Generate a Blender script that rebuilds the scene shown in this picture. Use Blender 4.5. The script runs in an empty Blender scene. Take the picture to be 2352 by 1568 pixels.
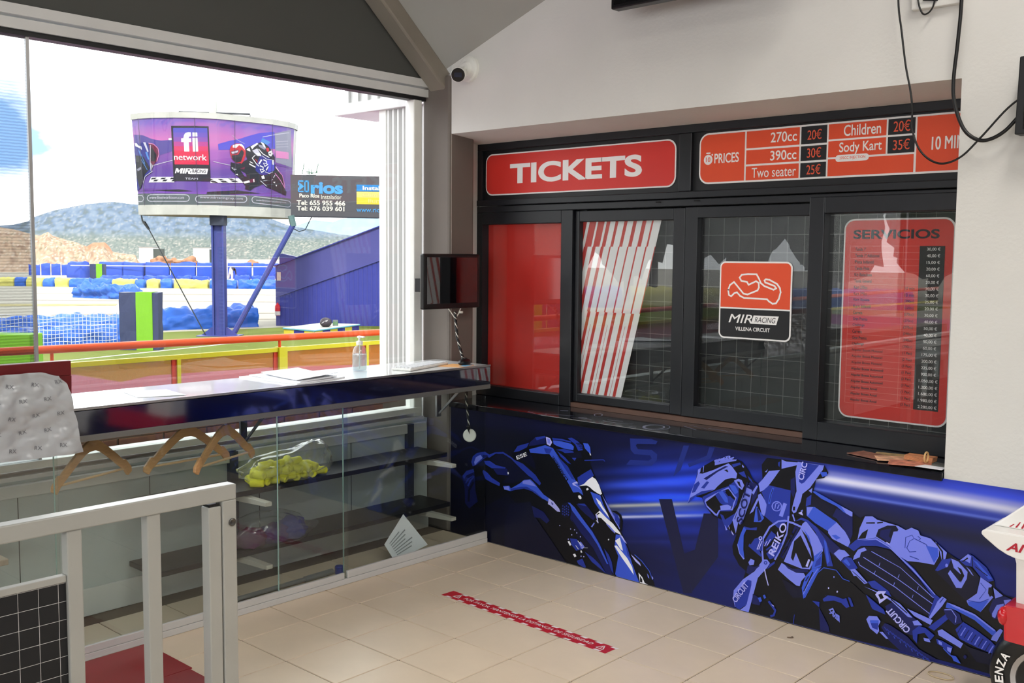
import bpy, bmesh, math, random
from mathutils import Vector, Matrix, noise
from mathutils.geometry import tessellate_polygon
random.seed(7)
SC = bpy.context.scene
COL = SC.collection
PI = math.pi

# ------------------------------------------------------------------ camera, sky, sun, exposure
cam_data = bpy.data.cameras.new('camera'); cam = bpy.data.objects.new('camera', cam_data); COL.objects.link(cam)
cam_data.sensor_width = 36.0; cam_data.lens = 2304.916 / 2352 * 36; cam_data.clip_end = 30000; cam_data.clip_start = 0.05
R_ = Vector((.74027529, .67225176, .00837083)); F_ = Vector((-.66941582, .73819095, -.08340614)); U_ = R_.cross(F_)
cam.matrix_world = Matrix(((R_.x, U_.x, -F_.x, 4.03022), (R_.y, U_.y, -F_.y, -4.24148), (R_.z, U_.z, -F_.z, 1.68436), (0, 0, 0, 1)))
SC.camera = cam

world = bpy.data.worlds.new('sky'); SC.world = world; world.use_nodes = True
nt = world.node_tree; nt.nodes.clear()
def wn(t, **k):
    n = nt.nodes.new(t)
    for a, b in k.items(): setattr(n, a, b)
    return n
tc = wn('ShaderNodeTexCoord'); mp = wn('ShaderNodeMapping'); mp.inputs['Scale'].default_value = (1.6, 1.6, 4.5); mp.inputs['Location'].default_value = (1.035, 5.085, 2.4)
nz = wn('ShaderNodeTexNoise'); nz.inputs['Scale'].default_value = 1.7; nz.inputs['Detail'].default_value = 7; nz.inputs['Roughness'].default_value = .58
rp = wn('ShaderNodeValToRGB'); rp.color_ramp.elements[0].position = .37; rp.color_ramp.elements[1].position = .50
rp.color_ramp.elements[0].color = (.24, .42, .74, 1); rp.color_ramp.elements[1].color = (1.80, 1.79, 1.78, 1)
bg = wn('ShaderNodeBackground'); bg.inputs['Strength'].default_value = 1.55
wo = wn('ShaderNodeOutputWorld')
nt.links.new(tc.outputs['Generated'], mp.inputs['Vector']); nt.links.new(mp.outputs['Vector'], nz.inputs['Vector'])
nt.links.new(nz.outputs['Fac'], rp.inputs['Fac']); nt.links.new(rp.outputs['Color'], bg.inputs['Color']); nt.links.new(bg.outputs['Background'], wo.inputs['Surface'])

sun_d = bpy.data.lights.new('sun', 'SUN'); sun_d.energy = 3.6; sun_d.angle = math.radians(9); sun_d.color = (1, .96, .9)
sun = bpy.data.objects.new('sun', sun_d); COL.objects.link(sun)
sun.rotation_euler = Vector((-.45, .5, -.75)).to_track_quat('-Z', 'Y').to_euler(); sun.location = (6, -6, 12)

SC.view_settings.view_transform = 'Standard'; SC.view_settings.look = 'None'; SC.view_settings.gamma = 1.0
SC.view_settings.use_curve_mapping = False; SC.view_settings.exposure = 0.95

# ------------------------------------------------------------------ helpers
def lin(c):
    c = c / 255.0
    return c / 12.92 if c <= .04045 else ((c + .055) / 1.055) ** 2.4
def rgb(c, k=1.0): return (min(lin(c[0]) * k, 1), min(lin(c[1]) * k, 1), min(lin(c[2]) * k, 1), 1)
MATS = {}
def mat(name, c, rough=.5, metal=0, var=0, vscale=6, bump=0, bscale=40, spec=.5, k=1.0, attr=None, rnd=0, trans=0, stretch=None, coat=0, ior=1.45):
    if name in MATS: return MATS[name]
    m = bpy.data.materials.new(name); m.use_nodes = True; t = m.node_tree; b = t.nodes['Principled BSDF']
    col = rgb(c, k); b.inputs['Base Color'].default_value = col; b.inputs['Roughness'].default_value = rough
    b.inputs['Metallic'].default_value = metal; b.inputs['Specular IOR Level'].default_value = spec; b.inputs['IOR'].default_value = ior
    b.inputs['Coat Weight'].default_value = coat; b.inputs['Coat Roughness'].default_value = .03
    if trans: b.inputs['Transmission Weight'].default_value = trans
    src = None; tcn = t.nodes.new('ShaderNodeTexCoord'); vec = tcn.outputs['Object']
    if stretch:
        mpn = t.nodes.new('ShaderNodeMapping'); mpn.inputs['Scale'].default_value = stretch; t.links.new(vec, mpn.inputs['Vector']); vec = mpn.outputs['Vector']
    if attr:
        a = t.nodes.new('ShaderNodeVertexColor'); a.layer_name = attr; src = a.outputs['Color']
    if var:
        n = t.nodes.new('ShaderNodeTexNoise'); n.inputs['Scale'].default_value = vscale; n.inputs['Detail'].default_value = 5
        t.links.new(vec, n.inputs['Vector'])
        r = t.nodes.new('ShaderNodeValToRGB'); r.color_ramp.elements[0].position = .3; r.color_ramp.elements[1].position = .7
        r.color_ramp.elements[0].color = (1 - var,) * 3 + (1,); r.color_ramp.elements[1].color = (1 + var,) * 3 + (1,)
        t.links.new(n.outputs['Fac'], r.inputs['Fac'])
        mx = t.nodes.new('ShaderNodeMix'); mx.data_type = 'RGBA'; mx.blend_type = 'MULTIPLY'; mx.inputs['Factor'].default_value = 1
        if src: t.links.new(src, mx.inputs['A'])
        else: mx.inputs['A'].default_value = col
        t.links.new(r.outputs['Color'], mx.inputs['B']); src = mx.outputs['Result']
    if rnd:
        oi = t.nodes.new('ShaderNodeObjectInfo'); mr = t.nodes.new('ShaderNodeMapRange'); mr.inputs['To Min'].default_value = 1 - rnd; mr.inputs['To Max'].default_value = 1 + rnd
        t.links.new(oi.outputs['Random'], mr.inputs['Value'])
        mx = t.nodes.new('ShaderNodeMix'); mx.data_type = 'RGBA'; mx.blend_type = 'MULTIPLY'; mx.inputs['Factor'].default_value = 1
        if src: t.links.new(src, mx.inputs['A'])
        else: mx.inputs['A'].default_value = col
        t.links.new(mr.outputs['Result'], mx.inputs['B']); src = mx.outputs['Result']
    if src: t.links.new(src, b.inputs['Base Color'])
    if bump:
        n = t.nodes.new('ShaderNodeTexNoise'); n.inputs['Scale'].default_value = bscale; n.inputs['Detail'].default_value = 4; t.links.new(vec, n.inputs['Vector'])
        bp = t.nodes.new('ShaderNodeBump'); bp.inputs['Strength'].default_value = bump; bp.inputs['Distance'].default_value = .02
        t.links.new(n.outputs['Fac'], bp.inputs['Height']); t.links.new(bp.outputs['Normal'], b.inputs['Normal'])
    MATS[name] = m; return m
def glass(name, tint, f0=.05, rough=0.0, stripes=0, milky=0, mcol=(1, 1, 1), wrinkle=0):
    """thin pane: lets light through tinted, mirrors more at grazing angles"""
    if name in MATS: return MATS[name]
    m = bpy.data.materials.new(name); m.use_nodes = True; t = m.node_tree; t.nodes.clear()
    out = t.nodes.new('ShaderNodeOutputMaterial'); tr = t.nodes.new('ShaderNodeBsdfTransparent'); gl = t.nodes.new('ShaderNodeBsdfGlossy')
    tr.inputs['Color'].default_value = (*tint, 1); gl.inputs['Roughness'].default_value = rough
    ge = t.nodes.new('ShaderNodeNewGeometry'); dt = t.nodes.new('ShaderNodeVectorMath'); dt.operation = 'DOT_PRODUCT'
    t.links.new(ge.outputs['Normal'], dt.inputs[0]); t.links.new(ge.outputs['Incoming'], dt.inputs[1])
    def mth(op, a, b=None):
        n = t.nodes.new('ShaderNodeMath'); n.operation = op
        for i, v in enumerate((a, b)):
            if v is None: continue
            if isinstance(v, (int, float)): n.inputs[i].default_value = v
            else: t.links.new(v, n.inputs[i])
        return n.outputs[0]
    fac = mth('ADD', mth('MULTIPLY', mth('POWER', mth('SUBTRACT', 1.0, mth('ABSOLUTE', dt.outputs['Value'])), 5.0), 1 - f0), f0)
    if wrinkle:
        nn = t.nodes.new('ShaderNodeTexNoise'); nn.inputs['Scale'].default_value = wrinkle; nn.inputs['Detail'].default_value = 3
        bp = t.nodes.new('ShaderNodeBump'); bp.inputs['Strength'].default_value = .7; t.links.new(nn.outputs['Fac'], bp.inputs['Height']); t.links.new(bp.outputs['Normal'], gl.inputs['Normal'])
    if stripes:
        tcn = t.nodes.new('ShaderNodeTexCoord'); wv = t.nodes.new('ShaderNodeTexWave'); wv.bands_direction = 'Z'; wv.inputs['Scale'].default_value = stripes; wv.inputs['Distortion'].default_value = 1.5; wv.inputs['Detail Scale'].default_value = 2
        t.links.new(tcn.outputs['Object'], wv.inputs['Vector'])
        mx = t.nodes.new('ShaderNodeMix'); mx.data_type = 'RGBA'; mx.inputs['A'].default_value = (tint[0] * .9, tint[1] * .9, tint[2] * .9, 1); mx.inputs['B'].default_value = (tint[0] * 1.08, tint[1] * 1.08, tint[2] * 1.08, 1)
        t.links.new(wv.outputs['Fac'], mx.inputs['Factor']); t.links.new(mx.outputs['Result'], tr.inputs['Color'])
    ms = t.nodes.new('ShaderNodeMixShader'); t.links.new(fac, ms.inputs[0]); t.links.new(tr.outputs[0], ms.inputs[1]); t.links.new(gl.outputs[0], ms.inputs[2])
    last = ms.outputs[0]
    if milky:
        df = t.nodes.new('ShaderNodeBsdfDiffuse'); df.inputs['Color'].default_value = (*mcol, 1)
        m2 = t.nodes.new('ShaderNodeMixShader'); m2.inputs[0].default_value = milky; t.links.new(last, m2.inputs[1]); t.links.new(df.outputs[0], m2.inputs[2]); last = m2.outputs[0]
    t.links.new(last, out.inputs['Surface']); MATS[name] = m; return m

def tag(o, label=None, cat=None, group=None, kind=None):
    if label: o['label'] = label
    if cat: o['category'] = cat
    if group: o['group'] = group
    if kind: o['kind'] = kind
    return o
def empty(name, loc=(0, 0, 0), label=None, cat=None, group=None, rz=0):
    o = bpy.data.objects.new(name, None); COL.objects.link(o); o.location = loc; o.rotation_euler = (0, 0, rz); o.empty_display_size = .05
    return tag(o, label, cat, group)
class MB:
    """collects shapes; build() links them as ONE mesh object (coordinates given in the world unless local)"""
    def __init__(s): s.bm = bmesh.new()
    def face(s, pts, mi=0):
        try:
            f = s.bm.faces.new([s.bm.verts.new(p) for p in pts]); f.material_index = mi; return f
        except ValueError: return None
    def poly(s, pts, mi=0):
        pts = [Vector(p) for p in pts]; vs = [s.bm.verts.new(p) for p in pts]
        for t in tessellate_polygon([pts]):
            try: s.bm.faces.new([vs[i] for i in t]).material_index = mi
            except ValueError: pass
        return s
    def box(s, x0, x1, y0, y1, z0, z1, mi=0, M=None):
        v = [Vector(p) for p in ((x0, y0, z0), (x1, y0, z0), (x1, y1, z0), (x0, y1, z0), (x0, y0, z1), (x1, y0, z1), (x1, y1, z1), (x0, y1, z1))]
        if M: v = [M @ p for p in v]
        v = [s.bm.verts.new(p) for p in v]
        for q in ((3, 2, 1, 0), (4, 5, 6, 7), (0, 1, 5, 4), (1, 2, 6, 5), (2, 3, 7, 6), (3, 0, 4, 7)):
            s.bm.faces.new([v[i] for i in q]).material_index = mi
        return s
    def prism(s, pts, d, mi=0, mi2=None):
        """pts: 3D outline, extruded by vector d"""
        pts = [Vector(p) for p in pts]; d = Vector(d); n = len(pts)
        a = [s.bm.verts.new(p) for p in pts]; b = [s.bm.verts.new(p + d) for p in pts]
        for t in tessellate_polygon([pts]):
            for w, off in ((a, 0), (b, 0)):
                try: s.bm.faces.new([w[i] for i in t]).material_index = mi
                except ValueError: pass
        for i in range(n):
            s.bm.faces.new((a[i], a[(i + 1) % n], b[(i + 1) % n], b[i])).material_index = mi if mi2 is None else mi2
        return s
    def tube(s, pts, r, seg=8, mi=0, close=False):
        pts = [Vector(p) for p in pts]; n = len(pts); rings = []
        rr = r if isinstance(r, (list, tuple)) else [r] * n
        for i, p in enumerate(pts):
            if close: d = pts[(i + 1) % n] - pts[i - 1]
            else: d = pts[min(i + 1, n - 1)] - pts[max(i - 1, 0)]
            d.normalize(); u = d.orthogonal().normalized() if i == 0 else (rings[-1][1] - d * rings[-1][1].dot(d)).normalized()
            v = d.cross(u); rings.append(([s.bm.verts.new(p + (u * math.cos(2 * PI * k / seg) + v * math.sin(2 * PI * k / seg)) * rr[i]) for k in range(seg)], u))
        m = n if close else n - 1
        for i in range(m):
            a, b = rings[i][0], rings[(i + 1) % n][0]
            for k in range(seg):
                s.bm.faces.new((a[k], a[(k + 1) % seg], b[(k + 1) % seg], b[k])).material_index = mi
        if not close:
            s.bm.faces.new(rings[0][0]).material_index = mi; s.bm.faces.new(rings[-1][0]).material_index = mi
        return s
    def lathe(s, prof, c=(0, 0, 0), axis=(0, 0, 1), seg=20, mi=0):
        """prof: list of (radius, height along axis)"""
        a = Vector(axis).normalized(); u = a.orthogonal().normalized(); v = a.cross(u); c = Vector(c); rings = []
        for r, h in prof:
            rings.append([s.bm.verts.new(c + a * h + (u * math.cos(2 * PI * k / seg) + v * math.sin(2 * PI * k / seg)) * max(r, 1e-4)) for k in range(seg)])
        for A, B in zip(rings, rings[1:]):
            for k in range(seg): s.bm.faces.new((A[k], A[(k + 1) % seg], B[(k + 1) % seg], B[k])).material_index = mi
        s.bm.faces.new(rings[0]).material_index = mi; s.bm.faces.new(rings[-1]).material_index = mi
        return s
    def blob(s, c, r, sub=2, amp=.15, seed=0, mi=0, freq=3.0, flat=None):
        c = Vector(c); res = bmesh.ops.create_icosphere(s.bm, subdivisions=sub, radius=1); r = Vector(r if isinstance(r, (tuple, list)) else (r, r, r))
        for v in res['verts']:
            n = noise.noise(v.co * freq + Vector((seed * 7.3, seed * 3.1, seed)))
            q = v.co * (1 + amp * n); q = Vector((q.x * r.x, q.y * r.y, q.z * r.z))
            if flat is not None: q.z = max(q.z, -flat)
            v.co = c + q
        for f in {f for v in res['verts'] for f in v.link_faces}: f.material_index = mi; f.smooth = True
        return s
    def build(s, name, m, parent=None, smooth=False, bevel=0, local=False, kind=None, normals=True, seg=2):
        me = bpy.data.meshes.new(name)
        if normals: bmesh.ops.recalc_face_normals(s.bm, faces=s.bm.faces)
        s.bm.to_mesh(me); s.bm.free()
        for x in (m if isinstance(m, (list, tuple)) else [m]): me.materials.append(x)
        o = bpy.data.objects.new(name, me); COL.objects.link(o)
        if smooth:
            for p in me.polygons: p.use_smooth = True
        if parent is not None:
            o.parent = parent
            if not local: o.matrix_parent_inverse = world_of(parent).inverted()
        if bevel:
            md = o.modifiers.new('bevel', 'BEVEL'); md.width = bevel; md.segments = seg; md.limit_method = 'ANGLE'; md.angle_limit = math.radians(40)
        if kind: o['kind'] = kind
        return o
def world_of(o):
    L = Matrix.Translation(o.location) @ o.rotation_euler.to_matrix().to_4x4()
    return (world_of(o.parent) @ o.matrix_parent_inverse @ L) if o.parent else L
def struct(name, mb, m, **k):
    o = mb.build(name, m, **k); o['kind'] = 'structure'; return o
def copy_tree(o, parent=None):
    c = o.copy(); COL.objects.link(c)
    if parent: c.parent = parent
    for ch in list(o.children): copy_tree(ch, c)
    return c
def dec(s, k=1000.0): return [tuple(float(q) / k for q in p.split(',')) for p in s.split()]
def rrect(x0, x1, z0, z1, r, n=6, corners=(1, 1, 1, 1)):
    pts = []
    for (cx, cz, a0, on) in ((x0 + r, z0 + r, PI, corners[0]), (x1 - r, z0 + r, 1.5 * PI, corners[1]), (x1 - r, z1 - r, 0, corners[2]), (x0 + r, z1 - r, .5 * PI, corners[3])):
        if on: pts += [(cx + r * math.cos(a0 + k * PI / 2 / n), cz + r * math.sin(a0 + k * PI / 2 / n)) for k in range(n + 1)]
        else:
            s = {PI: (x0, z0), 1.5 * PI: (x1, z0), 0: (x1, z1), .5 * PI: (x0, z1)}[a0]; pts.append(s)
    return pts
TXT = {}
def text_mesh(s, bold=0, shear=0):
    key = (s, bold, shear)
    if key in TXT: return TXT[key]
    cu = bpy.data.curves.new('t', 'FONT'); cu.body = s; cu.offset = bold; cu.shear = shear; cu.resolution_u = 3 if len(s) > 10 else 6
    o = bpy.data.objects.new('t', cu); me = bpy.data.meshes.new_from_object(o)
    vs = [(v.co.x, v.co.y) for v in me.vertices]; fs = [tuple(p.vertices) for p in me.polygons]
    bpy.data.objects.remove(o); bpy.data.curves.remove(cu); bpy.data.meshes.remove(me)
    x0 = min(v[0] for v in vs); x1 = max(v[0] for v in vs); y0 = min(v[1] for v in vs); y1 = max(v[1] for v in vs)
    TXT[key] = ([((x - x0) / (x1 - x0), (y - y0) / (y1 - y0)) for x, y in vs], fs, (x1 - x0) / (y1 - y0)); return TXT[key]
def put_text(mb, s, fn, x0, x1, z0, z1, mi=0, bold=.0, shear=0, align=None):
    """lettering filling the rectangle x0..x1, z0..z1 of the flat map fn(x, z) -> point; x1=None keeps the natural width"""
    if bold and any(c in s for c in '€MwW'):                       # heavy strokes from three close prints where an offset outline would close up
        w_ = bold * .4 * (z1 - z0)
        o_ = Vector(fn(x0, z0)); nn = (Vector(fn(x0 + .01, z0)) - o_).cross(Vector(fn(x0, z0 + .01)) - o_).normalized() * .00022
        for k in (-1, 1): put_text(mb, s, lambda x, z, k=k: tuple(Vector(fn(x + k * w_, z)) + nn * (1.5 + .5 * k)), x0, x1, z0, z1, mi, 0, shear, align)
        bold = 0
    vs, fs, asp = text_mesh(s, bold, shear)
    if x1 is None: x1 = x0 + asp * (z1 - z0)
    if align == 'r': w = asp * (z1 - z0); x0 = x1 - w
    V = [mb.bm.verts.new(fn(x0 + u * (x1 - x0), z0 + v * (z1 - z0))) for u, v in vs]
    for f in fs:
        try: mb.bm.faces.new([V[i] for i in f]).material_index = mi
        except ValueError: pass
def onY(y): return lambda x, z: (x, y, z)
def colour_layer(o, fn, name='Col'):
    me = o.data; a = me.color_attributes.new(name, 'FLOAT_COLOR', 'POINT')
    for i, v in enumerate(me.vertices): a.data[i].color = fn(v.co)
def sm(a, b, t):
    t = max(0, min(1, (t - a) / (b - a))); return t * t * (3 - 2 * t)
def mixc(a, b, t): return tuple(a[i] + (b[i] - a[i]) * t for i in range(3))

# ------------------------------------------------------------------ materials
M_wall = mat('wall_paint', (216, 215, 210), .85, var=.03, vscale=2.5, bump=.08, bscale=60)
M_gable = mat('gable_board', (76, 77, 74), .8, var=.04, vscale=1.5)
M_ceil = mat('ceiling_paint', (158, 157, 151), .9, var=.03, vscale=2)
M_beam = mat('beam_paint', (132, 124, 113), .6, var=.08, vscale=5)
M_column = mat('column_paint', (108, 100, 93), .6, var=.05, vscale=4)
M_white = mat('white_metal', (232, 232, 226), .35, var=.03, vscale=8)
M_gate = mat('gate_paint', (164, 164, 158), .28, var=.03, vscale=8)
M_alu = mat('white_aluminium', (206, 206, 204), .4, var=.03)
M_steel = mat('brushed_steel', (170, 170, 172), .3, metal=.9, var=.05)
M_black = mat('black_frame', (20, 22, 27), .38, var=.08, vscale=5)
M_blackp = mat('black_panel', (16, 17, 20), .45, var=.1)
M_void = mat('dark_void', (8, 8, 10), .9)
M_orange = mat('orange_vinyl', (228, 80, 42), .45, var=.02)
M_red = mat('red_vinyl', (212, 50, 42), .45, var=.02)
M_whitev = mat('white_vinyl', (240, 238, 236), .5)
M_blackv = mat('black_vinyl', (20, 20, 24), .5)
M_grout = mat('grout', (92, 80, 68), .9, var=.1, vscale=30)
M_tile = mat('floor_tile', (226, 207, 182), .28, var=.05, vscale=4, bump=.03, bscale=25, rnd=.035)
M_panel = mat('grey_panel', (176, 184, 182), .5, var=.04, vscale=3)
M_ledge = mat('ledge_paint', (202, 204, 200), .5, var=.05)
M_glass = glass('clear_glass', (.97, .985, .98), .045)
M_film = glass('filmed_glass', (.66, .68, .69), .05, stripes=24)
M_dglass = glass('display_glass', (.93, .96, .95), .05)
M_tglass = glass('ticket_glass', (.95, .96, .96), .06)
M_shelf = mat('shelf_black', (24, 24, 28), .4, var=.1)
M_wood = mat('hanger_wood', (196, 152, 104), .5, var=.1, vscale=20, stretch=(1, 6, 6))
M_plastic_black = mat('black_plastic', (14, 14, 16), .35)
M_paper = mat('white_paper', (240, 242, 246), .7)

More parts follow.
